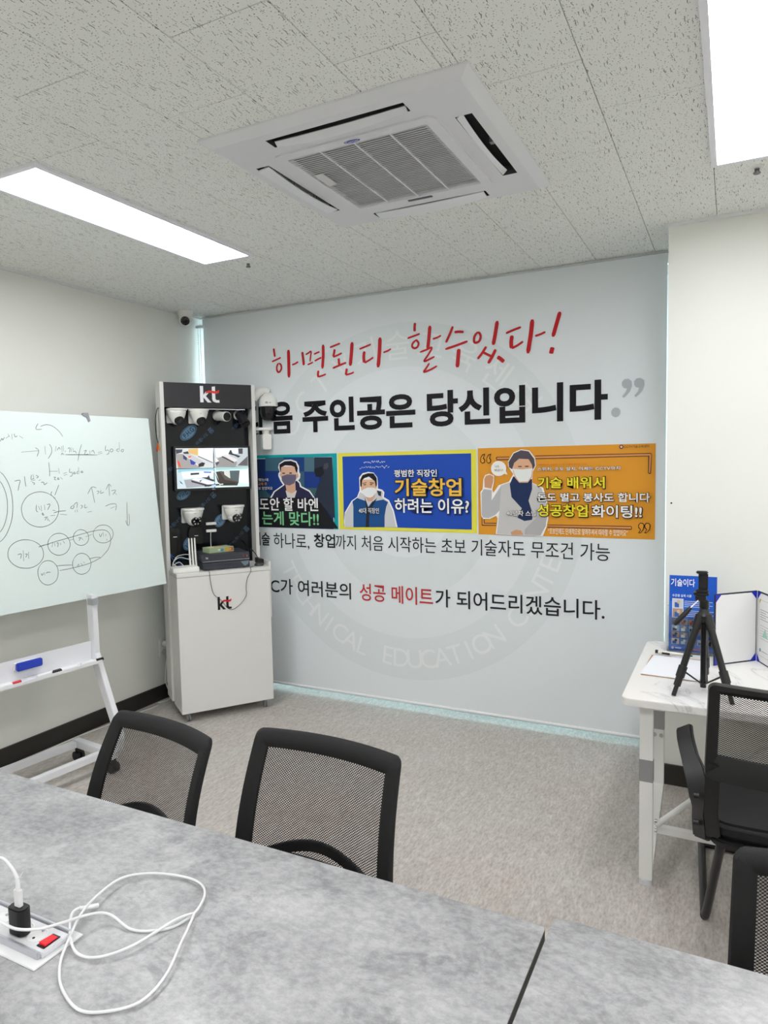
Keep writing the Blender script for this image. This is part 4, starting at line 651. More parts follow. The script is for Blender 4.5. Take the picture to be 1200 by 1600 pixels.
# ---- things shown on the cabinet
def cthing(name, label, cat, u, v, z, group=None): return thing(name, label, cat, cabp(u, v, z), RZ, group)
M_lens = mat('lens_black', '08080a', 0.08)
M_led = mat('led_grey', 'b9b9b6', 0.25)
def turret(u, z, label, six, s_=1.0, v=0.3448):
    """ceiling turret on an L wall bracket: bracket, base cup, eyeball"""
    t_ = cthing('dome_camera', label, 'security camera', u, v, z, 'turret security cameras')
    m = MB(); m.prism(rrect(-0.055 * s_, -0.055 * s_, 0.040 * s_, 0.038 * s_, 0.008), lambda a, b_, d: (a, -d, b_), 0, 0.012)
    m.prism([(0.062 * s_ * math.cos(q), -0.010 + -0.070 * s_ - 0.062 * s_ * math.sin(q)) for q in [math.radians(-90 + 180 - x) for x in range(0, 0)]] or ellipse(0.004, -0.070 * s_, 0.070 * s_, 0.067 * s_, 28), lambda a, b_, d: (a, b_, d), 0.028 * s_, 0.041 * s_)
    m.box(-0.040 * s_, -0.012, 0.028 * s_, 0.036 * s_, -0.055, 0.041 * s_)
    m.build('bracket', M_camwhite, t_, bevel=0.001, smooth=35)
    MB().lathe([(0.062 * s_, 0.028 * s_), (0.064 * s_, 0.020 * s_), (0.060 * s_, 0.006 * s_), (0.055 * s_, -0.012 * s_), (0.047 * s_, -0.028 * s_), (0.030 * s_, -0.030 * s_)], (0.004, -0.070 * s_, 0), 32).build('housing', M_camwhite, t_, smooth=45)
    e = MB().lathe([(0.0005, -0.046 * s_)] + [(0.046 * s_ * math.cos(math.radians(q)), 0.046 * s_ * math.sin(math.radians(q))) for q in range(-80, 81, 10)] + [(0.0005, 0.046 * s_)], (0.004, -0.070 * s_, -0.024 * s_), 24).build('eyeball', M_camwhite, t_, smooth=60)
    d = Vector((0.30, -0.78, -0.30)).normalized() if six else Vector((0.22, -0.80, -0.42)).normalized()
    R_ = d.to_track_quat('Z', 'Y').to_matrix(); c0 = Vector((0.004, -0.070 * s_, -0.024 * s_))
    MB().lathe([(0.033 * s_, 0.030 * s_), (0.033 * s_, 0.044 * s_), (0.030 * s_, 0.0465 * s_)], c0, 24, R_).build('face', M_lens, t_, smooth=40)
    m = MB()
    if six:
        for q in range(6):
            a = 2 * pi * q / 6; p_ = R_ @ Vector((0.021 * s_ * math.cos(a), 0.021 * s_ * math.sin(a), 0.0470 * s_))
            m.lathe([(0.0058 * s_, 0), (0.0045 * s_, 0.0016)], c0 + p_, 10, R_)
        m.build('led_ring', M_led, t_)
    else:
        m.lathe([(0.015 * s_, 0.046 * s_), (0.014 * s_, 0.050 * s_), (0.008 * s_, 0.0505 * s_)], c0, 18, R_); m.build('lens', mat('lens_dark_grey', '26262a', 0.2), t_, smooth=40)
    m = MB(); f = lambda a, b_, d_: (0.0045 + a, -0.070 * s_ - 0.0622 * s_ + 0.0025 * abs(a) / 0.01 - d_, b_)
    put_text(m, 'kt', (-0.006, 0.008 * s_, 0.006, 0.018 * s_), f, 0.0, 0.8); m.build('logo_print', ink('33343a'), t_, fix=False)
    return t_
turret(0.090, 1.926, 'white turret camera at top left under the kt header', False, 0.93)
turret(0.230, 1.924, 'white turret camera second from left under the kt header', False, 0.93)
turret(0.166, 1.280, 'white turret camera left below the monitor', True, 1.04)
turret(0.436, 1.288, 'white turret camera right below the monitor', True, 1.04)
def bullet(u, z, d, label, dark):
    t_ = cthing('bullet_camera', label, 'security camera', u, 0.3448, z, 'bullet security cameras')
    MB().lathe([(0.034, 0.0), (0.034, 0.010), (0.028, 0.016), (0.010, 0.018)], (0, 0, 0), 24, Matrix(((1, 0, 0), (0, 0, -1), (0, 1, 0)))).build('base', M_camwhite, t_, smooth=40)
    d = Vector(d).normalized(); j = Vector((0.002, -0.040, -0.004))
    MB().tube([(0, -0.014, 0), (0.001, -0.030, -0.003), j], [0.012, 0.011, 0.013], 12).build('arm', M_camwhite, t_, smooth=60)
    R_ = d.to_track_quat('Z', 'Y').to_matrix(); c0 = j + d * -0.02
    MB().lathe([(0.024, 0.0), (0.030, 0.006), (0.030, 0.080), (0.032, 0.084), (0.032, 0.110), (0.029, 0.112)], c0, 24, R_).build('barrel', M_camwhite if not dark else mat('barrel_dark', '2a2a2d', 0.4), t_, smooth=40)
    MB().lathe([(0.0285, 0.1121), (0.0285, 0.1135), (0.012, 0.114), (0.012, 0.112)], c0, 24, R_).build('lens_plate', M_lens, t_, smooth=40)
    m = MB(); m.tube(spline([(-0.012, -0.010, -0.026), (-0.020, -0.03, -0.05), (-0.006, -0.02, -0.06), (0.006, -0.004, -0.045)], 6), 0.002, 6); m.build('cable', M_black, t_)
    return t_
bullet(0.372, 1.928, (0.30, -0.90, -0.10), 'white bullet camera third from left under the kt header', False)
bullet(0.512, 1.934, (0.20, -0.62, -0.62), 'black and white bullet camera at top right under the kt header', True)

# monitor with four camera views
mon = cthing('monitor', 'flat black monitor showing four camera views', 'monitor', 0.32, 0.30, 1.58)
MB().box(-0.252, 0.0, -0.146, 0.252, 0.030, 0.146).build('case', M_black, mon, bevel=0.003)
MB().box(-0.06, 0.030, -0.05, 0.06, 0.0445, 0.05).build('wall_mount', M_dark, mon)
FS = lambda a, b_, d: (-0.238 + a * 0.476, -0.0004 - d, 0.132 - b_ * 0.262)
MB().box(-0.238, -0.0008, -0.130, 0.238, 0.001, 0.132).build('screen', mat('screen_off', '0b0c0e', 0.2), mon)
Q = lambda x0, y0, x1, y1: [(x0, y0), (x1, y0), (x1, y1), (x0, y1)]
G = lambda c, *pts: (c, [((x - 120) / 975, (y - 75) / 540) for x, y in pts])
scr = [('c9cdd0', Q(0, 0, .505, .5)), G('3a3f4c', (120, 90), (210, 90), (200, 130), (125, 150)), G('d2b06c', (285, 85), (415, 78), (412, 175), (290, 140)), G('e6e8ec', (415, 78), (620, 75), (605, 270), (412, 175)), G('9a9696', (120, 150), (210, 150), (430, 340), (140, 345)), G('b9b9be', (210, 140), (290, 140), (470, 250), (420, 300), (330, 240)),
       G('2d3560', (212, 160), (260, 200), (260, 240), (215, 215)), G('2f3c9a', (300, 220), (380, 270), (350, 300), (310, 290)), G('e2643c', (275, 185), (310, 175), (325, 190), (290, 205)), G('e0502c', (135, 230), (160, 255), (185, 335), (150, 310)), G('26262a', (410, 290), (460, 265), (500, 275), (480, 320), (410, 330)), G('404048', (412, 178), (605, 268), (602, 278), (410, 188)), G('2c2c34', (210, 130), (280, 115), (290, 150), (230, 150)),
       ('b7bfc4', Q(.515, 0, 1, .48)), G('dfe8f2', (640, 80), (960, 78), (960, 150), (700, 200), (650, 200)), G('8f8d8c', (650, 230), (740, 185), (940, 270), (920, 330), (650, 330)), G('d7d4d4', (735, 170), (800, 165), (950, 240), (900, 275)), G('34343c', (735, 185), (900, 270), (890, 285), (730, 200)), G('2e3038', (845, 110), (860, 100), (880, 150), (940, 170), (990, 190), (960, 210), (900, 180), (820, 160)), G('43454d', (960, 85), (1025, 82), (1020, 160), (965, 155)), G('5d5a5c', (940, 320), (1090, 190), (1090, 325)), G('4a4a52', (635, 260), (700, 270), (650, 320)), G('d9dcde', (640, 200), (690, 250), (640, 275)),
       ('c3d3da', Q(0, .515, .505, 1)), G('8fc4d2', (140, 355), (620, 350), (620, 372), (300, 378), (140, 400)), G('e8eef2', (180, 390), (620, 385), (600, 470), (200, 480)), G('2f3036', (300, 410), (415, 405), (415, 430), (300, 436)), G('5a7fd0', (475, 390), (580, 395), (575, 415), (480, 410)), G('9b9ea4', (210, 500), (320, 490), (570, 590), (240, 605)), G('dcdce2', (310, 495), (360, 478), (630, 545), (560, 580)), G('303038', (305, 505), (560, 585), (540, 600), (310, 530)), G('33343c', (440, 470), (520, 470), (545, 440), (560, 490), (620, 510), (600, 530), (520, 500)), G('2b2c32', (410, 520), (450, 500), (430, 530)), G('35708c', (150, 500), (180, 530), (200, 560), (165, 540)),
       ('c8dede', Q(.515, .49, 1, 1)), G('9fc7c8', (640, 345), (1090, 335), (1090, 365), (640, 375)), G('3b332e', (640, 400), (720, 390), (750, 480), (950, 550), (930, 595), (700, 590)), G('57504a', (690, 395), (760, 395), (830, 490), (950, 550), (760, 510)), G('cfd0cc', (750, 390), (825, 388), (832, 495), (755, 440)), G('4d5a60', (830, 388), (970, 388), (950, 550), (835, 500)), G('eef2f2', (970, 385), (1090, 378), (1095, 580), (950, 550)), G('40343a', (630, 420), (660, 480), (700, 570), (660, 540)), G('26262a', (480, 572), (900, 556), (900, 572), (480, 598)), G('e8e8ea', (680, 566), (735, 563), (735, 575), (680, 578)), G('a9c8e8', (575, 580), (630, 572), (640, 602), (575, 606))]
prints('screen_picture', scr, FS, mon, 0.0006, 0.0001, emit=0.24, rough=0.3)
m = MB(); f = lambda a, b_, d: (a, -0.0004 - d, b_); put_text(m, 'DELL', (-0.011, -0.1425, 0.011, -0.1355), f, 0.0002, 0.6); m.build('maker_lettering', ink('c8c8cc'), mon, fix=False)

# door contact sensor
dc = cthing('contact_sensor', 'two small white contact sensor bars with a wire on the black panel', 'sensor', 0.302, 0.3448, 1.185)
for z in (0.024, -0.024):
    MB().box(-0.034, -0.012, z - 0.009, 0.034, 0, z + 0.009).build('sensor_bar', M_camwhite, dc, bevel=0.002)
MB().tube(spline([(-0.004, -0.004, -0.033), (-0.006, -0.006, -0.08), (-0.008, -0.014, -0.125), (-0.010, -0.03, -0.155), (-0.010, -0.08, -0.145)], 5), 0.0018, 6).build('wire', M_camwhite, dc)
# two black card readers
for u, lb in ((0.058, 'narrow glossy black reader at the cabinet panel\'s left edge'), (0.194, 'glossy black reader beside the white router antennas')):
    rd = cthing('card_reader', lb, 'card reader', u, 0.3448, 1.105, 'black card readers')
    w_ = 0.036 if u < 0.1 else 0.046
    m = MB(); m.prism([(-w_ * .8, 0.088), (w_ * .8, 0.088), (w_, 0.05), (w_, -0.05), (w_ * .75, -0.092), (-w_ * .75, -0.092), (-w_, -0.05), (-w_, 0.05)], lambda a, b_, d: (a, -d, b_), 0, 0.030)
    m.build('case', M_blackg, rd, bevel=0.004, smooth=40)
    MB().box(-0.010, -0.0312, 0.030, 0.014, -0.030, 0.034).build('indicator', mat('indicator_white', 'e8e8ea', 0.3), rd)
    MB().box(-w_ * .55, -0.0306, 0.040, w_ * .55, -0.0295, 0.082).build('sensor_window', M_lens, rd)
# router
ro_ = cthing('router', 'white wireless router with three upright antennas', 'router', 0.066, 0.105, 0.936)
MB().box(-0.076, -0.055, 0.0, 0.084, 0.055, 0.032).build('case', M_camwhite, ro_, bevel=0.004)
for k in range(3): MB().tube([(0.046 + 0.018 * k, 0.020, 0.028), (0.044 + 0.018 * k, 0.024, 0.09), (0.042 + 0.018 * k, 0.028, 0.205)], [0.0062, 0.0062, 0.0045], 10).build('antenna', M_camwhite, ro_, smooth=50)
m = MB(); m.tube(spline([(0.02, 0.055, 0.015), (-0.01, 0.09, 0.05), (-0.05, 0.10, 0.03), (-0.02, 0.12, 0.08), (0.03, 0.14, 0.09), (0.075, 0.15, 0.085)], 6), 0.0028, 6)
m.tube(spline([(-0.02, 0.055, 0.018), (-0.05, 0.08, 0.05), (0.0, 0.13, 0.075), (0.05, 0.15, 0.06), (0.08, 0.15, 0.05)], 6), 0.0028, 6); m.build('cable', M_camwhite, ro_, smooth=60)
bc = cthing('network_cable', 'thin blue network cable behind the router', 'cable', 0.05, 0.26, 0.936)
m = MB(); m.tube(spline([(-0.03, 0.045, 0.10), (-0.01, 0.045, 0.075), (0.03, 0.04, 0.06), (0.06, 0.04, 0.055), (0.095, 0.04, 0.055)], 6), 0.0025, 6); m.tube(spline([(-0.03, 0.048, 0.09), (0.0, 0.048, 0.04), (0.05, 0.04, 0.012), (0.08, 0.03, 0.006)], 6), 0.0025, 6); m.build('strand', mat('blue_cable', '2f5fae', 0.45), bc, smooth=60)
# two recorders
M_nvr = mat('recorder_case', '30333a', 0.45)
nv = cthing('video_recorder', 'dark grey video recorder at the bottom of the stack', 'video recorder', 0.322, 0.175, 0.936, 'stacked video recorders')
MB().box(-0.150, -0.125, 0.004, 0.150, 0.125, 0.050).build('case', M_nvr, nv, bevel=0.002)
MB().box(-0.150, -0.1275, 0.006, 0.150, -0.1250, 0.034).build('front_panel', mat('recorder_front', '3a3e46', 0.2), nv, bevel=0.0008)
m = MB()
for k in range(9): m.box(-0.10 + 0.016 * k, -0.1285, 0.026, -0.092 + 0.016 * k, -0.1274, 0.029)
m.build('indicators', mat('indicator_dark', '15161a', 0.3), nv)
m = MB(); m.prism([(0.090, 0.044), (0.146, 0.046), (0.140, 0.024), (0.118, 0.012), (0.100, 0.030)], lambda a, b_, d: (a, -0.1276 - d, b_), 0, 0.0004); m.build('price_sticker', ink('6f7f8c'), nv)
for a, b_ in ((-.12, -.1), (.12, -.1), (-.12, .1), (.12, .1)): MB().cyl((a, b_, 0), (a, b_, 0.005), 0.01, 12).build('foot', M_black, nv)
nv2 = cthing('video_recorder', 'dark grey video recorder with kt mark on top of the stack', 'video recorder', 0.320, 0.180, 0.9865, 'stacked video recorders')
MB().box(-0.150, -0.130, 0.004, 0.150, 0.120, 0.052).build('case', M_nvr, nv2, bevel=0.002)
MB().box(-0.150, -0.133, 0.006, 0.150, -0.130, 0.052).build('front_panel', mat('recorder_front2', '34373f', 0.35), nv2, bevel=0.0008)
MB().box(-0.150, -0.1338, 0.005, 0.150, -0.133, 0.008).build('trim_strip', M_alu, nv2)
m = MB(); f = lambda a, b_, d: (a, -0.1332 - d, b_); put_text(m, 'kt', (-0.128, 0.024, -0.114, 0.037), f, 0.0004, 0.8); m.build('logo_print', ink('d8d8da'), nv2, fix=False)
for a, c_ in ((0.11, 'c43c34'), (0.118, '34363c'), (0.132, 'c86a5a')): MB().box(a, -0.1340, 0.02, a + 0.006, -0.133, 0.032).build('port', ink(c_), nv2)
for a, b_ in ((-.12, -.1), (.12, -.1), (-.12, .1), (.12, .1)): MB().cyl((a, b_, 0), (a, b_, 0.005), 0.01, 12).build('foot', M_black, nv2)
# snack-sized green box on top
gb = cthing('carton_box', 'small pale green printed carton on the recorders', 'box', 0.300, 0.165, 1.0386)
gb.rotation_euler.z = RZ + 0.22
MB().box(-0.085, -0.05, 0, 0.085, 0.05, 0.032).build('carton', mat('carton_green', 'a3b590', 0.6), gb, bevel=0.001)
fb_ = lambda a, b_, d: (a, -0.0502 - d, b_)
ft_ = lambda a, b_, d: (a, b_, 0.0322 + d)
prints('carton_print', [('d9a53a', Q(0.024, 0.006, 0.05, 0.026)), ('c3583a', Q(0.053, 0.005, 0.080, 0.027)), ('5a94b4', ellipse(0.002, 0.014, 0.012, 0.010, 12)), ('e6e2cc', Q(-0.026, 0.012, -0.010, 0.022)), ('d9c04a', Q(0.054, 0.010, 0.066, 0.022))], fb_, gb, 0, 0.0001)
prints('carton_top_print', [('c9794a', Q(-0.02, 0.01, 0.05, 0.04)), ('8cb0a8', Q(0.052, -0.03, 0.078, 0.03)), ('d6cfa0', Q(-0.07, -0.03, -0.03, 0.03))], ft_, gb, 0, 0.0001)
# gooseneck microphone
mc = cthing('desk_microphone', 'small black gooseneck microphone on the cabinet shelf', 'microphone', 0.545, 0.085, 0.936)
MB().lathe([(0.030, 0.0), (0.031, 0.006), (0.024, 0.016), (0.010, 0.020)], seg=24).build('base', mat('mic_base', '55565a', 0.25, 0.6), mc, smooth=40)
MB().tube(spline([(0, 0, 0.018), (-0.004, 0.004, 0.045), (-0.018, 0.010, 0.078), (-0.036, 0.014, 0.100)], 6), 0.003, 8).build('gooseneck', M_black, mc, smooth=60)
MB().tube([(-0.034, 0.0135, 0.098), (-0.050, 0.016, 0.112)], [0.005, 0.0055], 10).build('capsule', M_black, mc, smooth=40)
# black cable draped down the front
dr = cthing('black_cable', 'thin black cable drooping over the cabinet front above the kt logo', 'cable', 0.32, -0.004, 0.936)
R0 = [(-0.125, 0.042, 0.010), (-0.122, 0.004, 0.004), (-0.119, -0.003, -0.05), (-0.108, -0.003, -0.12), (-0.092, -0.003, -0.152), (-0.055, -0.003, -0.185), (-0.02, -0.004, -0.235), (0.012, -0.003, -0.252), (0.055, -0.003, -0.232), (0.092, -0.003, -0.195), (0.108, -0.003, -0.16), (0.106, -0.003, -0.115), (0.118, -0.003, -0.06), (0.140, -0.003, -0.02), (0.142, 0.004, 0.004), (0.152, 0.03, 0.004), (0.200, 0.07, 0.004)]
MB().tube(spline(R0, 5), 0.0016, 6).build('cord', M_black, dr, smooth=60)
lp = cthing('black_cable', 'black cable loop rising behind the recorders', 'cable', 0.45, 0.32, 0.936)
MB().tube(spline([(-0.05, -0.01, 0.10), (-0.02, 0.005, 0.135), (0.03, 0.012, 0.155), (0.075, 0.012, 0.13), (0.095, 0.0, 0.08), (0.095, -0.02, 0.005)], 6), 0.0028, 6).build('cord', M_black, lp, smooth=60)
# pan-tilt dome camera on the right side panel
pt = cthing('speed_dome_camera', 'white and black speed dome camera on the cabinet side', 'security camera', 0.6045, 0.325, 2.06)
MB().box(0.0, -0.036, -0.075, 0.010, 0.036, 0.045).build('wall_plate', M_camwhite, pt, bevel=0.003)
MB().tube(spline([(0.008, 0, -0.02), (0.04, 0, 0.018), (0.075, 0, 0.038), (0.105, 0, 0.040), (0.118, 0, 0.030)], 5), [0.028] * 8 + [0.024] * 8 + [0.022], 14).build('arm', M_camwhite, pt, smooth=60)
MB().lathe([(0.020, 0.030), (0.030, 0.022), (0.046, 0.006), (0.060, -0.020), (0.066, -0.048), (0.067, -0.066), (0.052, -0.068)], (0.118, 0, 0), 32).build('housing', M_camwhite, pt, smooth=45)
MB().lathe([(0.057, -0.066), (0.057, -0.110), (0.050, -0.140), (0.034, -0.158), (0.012, -0.164)], (0.118, 0, 0), 32).build('dome', mat('dome_smoke', '131317', 0.12), pt, smooth=60)
MB().lathe([(0.018, 0.0), (0.018, 0.006), (0.012, 0.008)], (0.118 + 0.010, -0.054, -0.095), 18, Vector((0.2, -0.95, -0.1)).to_track_quat('Z', 'Y').to_matrix()).build('lens', M_lens, pt, smooth=40)
m = MB(); f = lambda a, b_, d: (0.118 + a, -0.0662 - d + 0.5 * a * a / 0.066, b_); m.poly([f(a, b_, 0.0002) for a, b_ in Q(-0.040, -0.050, -0.024, -0.036)]); m.poly([f(a, b_, 0.0002) for a, b_ in Q(-0.016, -0.048, -0.004, -0.040)]); m.build('marking', ink('b4b2ac'), pt, fix=False)
MB().tube(spline([(0.006, 0.02, -0.06), (0.02, 0.01, -0.10), (0.012, 0.0, -0.14), (0.008, 0.0, -0.19)], 5), 0.003, 6).build('cable', M_black, pt)
# motion sensor below it
pr_ = cthing('motion_sensor', 'white motion sensor on an arm bracket below the speed dome', 'sensor', 0.6045, 0.325, 1.835)
MB().box(0.0, -0.02, -0.055, 0.008, 0.02, 0.012).build('wall_plate', M_camwhite, pr_, bevel=0.002)
m = MB(); m.prism([(0.0, -0.032), (0.115, -0.034), (0.137, -0.022), (0.143, 0.0), (0.137, 0.022), (0.115, 0.034), (0.0, 0.032)], lambda a, b_, d: (a, b_, d), -0.004, 0.014); m.build('bracket', M_camwhite, pr_, bevel=0.002)
MB().cyl((0.093, 0, -0.004), (0.093, 0, -0.030), 0.026, 18, 0.022).build('neck', M_camwhite, pr_, smooth=40)
MB().prism(rrect(0.062, -0.135, 0.124, -0.030, 0.012), lambda a, b_, d: (a, -0.028 + d, b_), 0, 0.05).build('case', M_camwhite, pr_, bevel=0.003, smooth=40)
MB().prism(rrect(0.069, -0.105, 0.117, -0.070, 0.008), lambda a, b_, d: (a, -0.0295 + d, b_), 0, 0.004).build('lens_window', mat('fresnel_white', 'f0ecea', 0.5), pr_)
MB().tube(spline([(0.004, -0.02, -0.025), (0.02, -0.024, -0.03), (0.034, -0.02, -0.026)], 4), 0.004, 6).build('cable', M_black, pr_)
# test lead on the left side
rc = cthing('video_lead', 'black video lead with red and yellow plugs on the cabinet side', 'cable', -0.014, 0.30, 1.72)
m = MB(); m.tube(spline([(0.0, 0.0, 0.250), (-0.012, -0.01, 0.235), (-0.024, -0.012, 0.17), (-0.022, -0.01, 0.08), (-0.012, -0.01, 0.02)], 6), 0.0028, 6); m.tube(spline([(0.0, 0.0, 0.250), (-0.006, -0.02, 0.21), (-0.004, -0.02, 0.10), (-0.010, -0.012, 0.03)], 6), 0.0014, 6)
m.build('cord', M_black, rc, smooth=60)
for (x, z, c_) in ((-0.022, -0.018, 'd6482c'), (-0.006, -0.012, 'e0a53a')): MB().tube([(-0.012, -0.01, 0.022), (x, -0.01, z), (x, -0.01, z - 0.012)], [0.004, 0.006, 0.003], 8).build('plug', ink(c_), rc, smooth=40)

# corner camera under the ceiling
cc = thing('corner_camera', 'white ceiling camera in the corner above the kt cabinet', 'security camera', (-3.424, 3.755, CEIL))
MB().lathe([(0.056, 0.0), (0.056, -0.012), (0.050, -0.030), (0.043, -0.046), (0.030, -0.048)], (0, 0, 0), 28).build('housing', M_camwhite, cc, smooth=45)
MB().lathe([(0.0005, -0.045)] + [(0.045 * math.cos(math.radians(q)), 0.045 * math.sin(math.radians(q))) for q in range(-80, 81, 10)] + [(0.0005, 0.045)], (0, 0, -0.055), 24).build('eyeball', M_camwhite, cc, smooth=60)
d = Vector((0.55, -0.72, -0.36)).normalized(); R_ = d.to_track_quat('Z', 'Y').to_matrix()
MB().lathe([(0.030, 0.034), (0.030, 0.044), (0.026, 0.046)], (0, 0, -0.055), 24, R_).build('face', M_lens, cc, smooth=40)
m = MB()
for q in range(10):
    a = 2 * pi * q / 10; m.lathe([(0.0035, 0), (0.0025, 0.001)], Vector((0, 0, -0.055)) + R_ @ Vector((0.021 * math.cos(a), 0.021 * math.sin(a), 0.0462)), 8, R_)
m.build('led_ring', mat('led_dark', '5a4a4a', 0.3), cc)

# wall outlet, its cable and the floor cable by the left baseboard
ou = thing('wall_outlet', 'white double wall outlet beside the cabinet', 'outlet', (XL, 3.475, 0.355))
MB().box(0, -0.035, -0.06, 0.009, 0.035, 0.06).build('plate', M_camwhite, ou, bevel=0.002)
for z in (0.028, -0.028): MB().lathe([(0.020, 0.0), (0.020, 0.004), (0.017, 0.0045), (0.016, 0.001)], (0.0085, 0, z), 20, Matrix(((0, 0, 1), (0, 1, 0), (-1, 0, 0)))).build('socket', mat('socket_grey', 'c9c9c6', 0.5), ou, smooth=40)
pc = thing('power_cable', 'white power cable hanging from the wall outlet to the floor', 'cable', (XL + 0.0135, 3.49, 0))
m = MB(); m.cyl((0.001, -0.015, 0.385), (0.035, -0.015, 0.382), 0.018, 16); m.build('plug', M_camwhite, pc, smooth=40)
m = MB(); m.tube(spline([(0.034, -0.015, 0.38), (0.05, -0.03, 0.33), (0.045, -0.05, 0.22), (0.03, -0.04, 0.12), (0.04, 0.0, 0.03), (0.07, 0.04, 0.006), (0.12, 0.10, 0.006)], 6), 0.0045, 8); m.tube(spline([(0.034, -0.008, 0.375), (0.055, 0.02, 0.28), (0.05, 0.05, 0.15), (0.04, 0.02, 0.04), (0.05, -0.04, 0.006), (0.03, -0.12, 0.006)], 6), 0.0040, 8); m.build('cord', M_camwhite, pc, smooth=60)
fc = thing('floor_cable', 'thin white cable lying along the left baseboard', 'cable', (XL + 0.03, 2.6, 0.004))
MB().tube(spline([(0.0, -1.4, 0), (0.006, -0.8, 0), (0.0, -0.4, 0), (0.008, -0.1, 0), (0.002, 0.15, 0), (0.02, 0.35, 0), (0.008, 0.5, 0.0), (0.04, 0.62, 0), (0.05, 0.74, 0)], 6), 0.0032, 6).build('cord', M_camwhite, fc, smooth=60)
sc_ = thing('wall_screw', 'small dark screw in the pale wall right of the banner', 'screw', (-0.262, YP, 1.375))
MB().lathe([(0.004, 0.0), (0.004, 0.003), (0.002, 0.004)], (0, 0, 0), 12, Matrix(((1, 0, 0), (0, 0, -1), (0, 1, 0)))).build('head', M_dark, sc_)
# ------------------------------------------------------------------ glass whiteboard on a wheeled stand
hv = Vector((0.108, 0.994, 0)).normalized(); WZ = math.atan2(hv.y, hv.x)
WO = Vector((-2.98, 2.52, 0))
wb = thing('whiteboard', 'glass whiteboard with black handwriting on a white wheeled stand', 'whiteboard', WO, WZ)
bv = Vector((-hv.y, hv.x, 0))
OB = Vector((-3.0, 3.04, 0.901)) - WO; ox_, oy_ = OB.dot(hv), OB.dot(bv); oz_ = OB.z
WUP = Vector((0, 0.102, 0.995))          # local: leans back towards the wall
WN = Vector((0, 0.995, -0.102))
def FW(a, b_, d): return (ox_ + a, oy_ + WUP.y * b_ - WN.y * d, oz_ + WUP.z * b_ - WN.z * d)
BWD, BHT = 1.80, 0.985
M_wb = mat('back_painted_glass', 'dbe7e5', 0.10, spec=0.4)
MB().prism([(-BWD, 0), (0, 0), (0, BHT), (-BWD, BHT)], FW, 0.0, -0.006).build('board', M_wb, wb, bevel=0.0006)
m = MB()
for k_, s_ in enumerate(WB): ribbon(m, [q for q in s_ if q[0] > -BWD], 0.0031, FW, 0.0004 + 0.00004 * (k_ % 12), 3, 0.6)
tag(m.build('handwriting', ink('6f7372'), wb, fix=False), 'dark marker handwriting')
M_stand = mat('stand_white', 'e4e5e9', 0.4)
for X in (-0.02, -0.02 - 1.20):
    # Z shaped post: upright behind the board, slanting forward, curling back to the foot
    path = [(X, 0.016, 0.935), (X, 0.012, 0.62), (X, -0.10, 0.36), (X, -0.155, 0.245), (X, -0.163, 0.20), (X, -0.150, 0.15), (X, -0.10, 0.112), (X, -0.04, 0.10)]
    MB().bar(path, 0.030, 0.050, up=(0, 1, 0.2)).build('post', M_stand, wb, bevel=0.002)
    MB().box(X - 0.018, -0.02, 0.880, X + 0.018, 0.03, 0.915).build('clip', M_alu, wb, bevel=0.002)
    MB().box(X - 0.02, -0.12, 0.075, X + 0.02, 0.225, 0.115).build('foot_bar', M_stand, wb, bevel=0.002)
    for yy in (-0.10, 0.205):
        ca = MB().box(X - 0.012, yy - 0.012, 0.040, X + 0.012, yy + 0.012, 0.0745).build('caster', M_black, wb)
        w_ = MB()
        for dx in (-0.022, 0.006): w_.cyl((X + dx, yy, 0.026), (X + dx + 0.016, yy, 0.026), 0.026, 18)
        w_.build('wheel', M_black, ca, smooth=40)
for yy in (0.200, -0.045): MB().box(-1.20, yy - 0.018, 0.078, -0.042, yy + 0.018, 0.112).build('long_bar', M_stand, wb, bevel=0.002)
# pen tray between the posts
m = MB(); m.box(-1.205, 0.014, 0.590, -0.036, 0.018, 0.690); m.box(-1.205, -0.075, 0.588, -0.036, 0.018, 0.592); m.box(-1.205, -0.077, 0.588, -0.036, -0.073, 0.602); m.build('pen_tray', M_stand, wb)
# clip magnets
top = FW(-0.415, BHT, 0.0)
m = MB(); m.prism([(-0.425, BHT + 0.012), (-0.395, BHT + 0.014), (-0.385, BHT - 0.03), (-0.398, BHT - 0.038), (-0.408, BHT - 0.012), (-0.43, BHT - 0.004)], FW, 0.004, -0.012); m.build('top_clip', mat('clip_grey', '8f9098', 0.4), wb, bevel=0.001)
def wthing(name, label, cat, x, y, z, rz=0, group=None):
    o = thing(name, label, cat, WO + hv * x + bv * y + Vector((0, 0, z)), WZ + rz, group); return o
er = wthing('whiteboard_eraser', 'blue whiteboard eraser stuck to the stand below the board', 'eraser', -0.385, -0.009, 0.638)
MB().box(-0.062, -0.012, 0.0, 0.062, 0.010, 0.038).build('body', mat('eraser_blue', '2440b8', 0.5), er, bevel=0.004)
MB().box(-0.066, 0.0102, 0.001, 0.060, 0.0225, 0.037).build('felt_pad', mat('felt_white', 'e8e8ec', 0.9), er, bevel=0.002)
def marker(x, y, rz, cap, label, L=0.125, tag_cap=True):
    o = wthing('marker_pen', label, 'marker', x, y, 0.5920 + 0.0085, rz, 'markers on the pen tray')
    MB().tube([(-L / 2, 0, 0), (L / 2 - 0.04, 0, 0)], 0.0085, 12).build('barrel', mat('marker_white', 'eeeeee', 0.35), o, smooth=40)
    MB().tube([(L / 2 - 0.042, 0, 0), (L / 2, 0, 0), (L / 2 + 0.003, 0, 0)], [0.0088, 0.0088, 0.006], 12).build('cap', cap, o, smooth=40)
marker(-0.085, -0.058, 0.0, M_black, 'black capped marker at the tray\'s right end')
marker(-0.235, -0.060, pi, M_black, 'black capped marker right of the eraser')
marker(-0.315, -0.050, 0.03, M_black, 'white marker with a black cap beside the eraser')
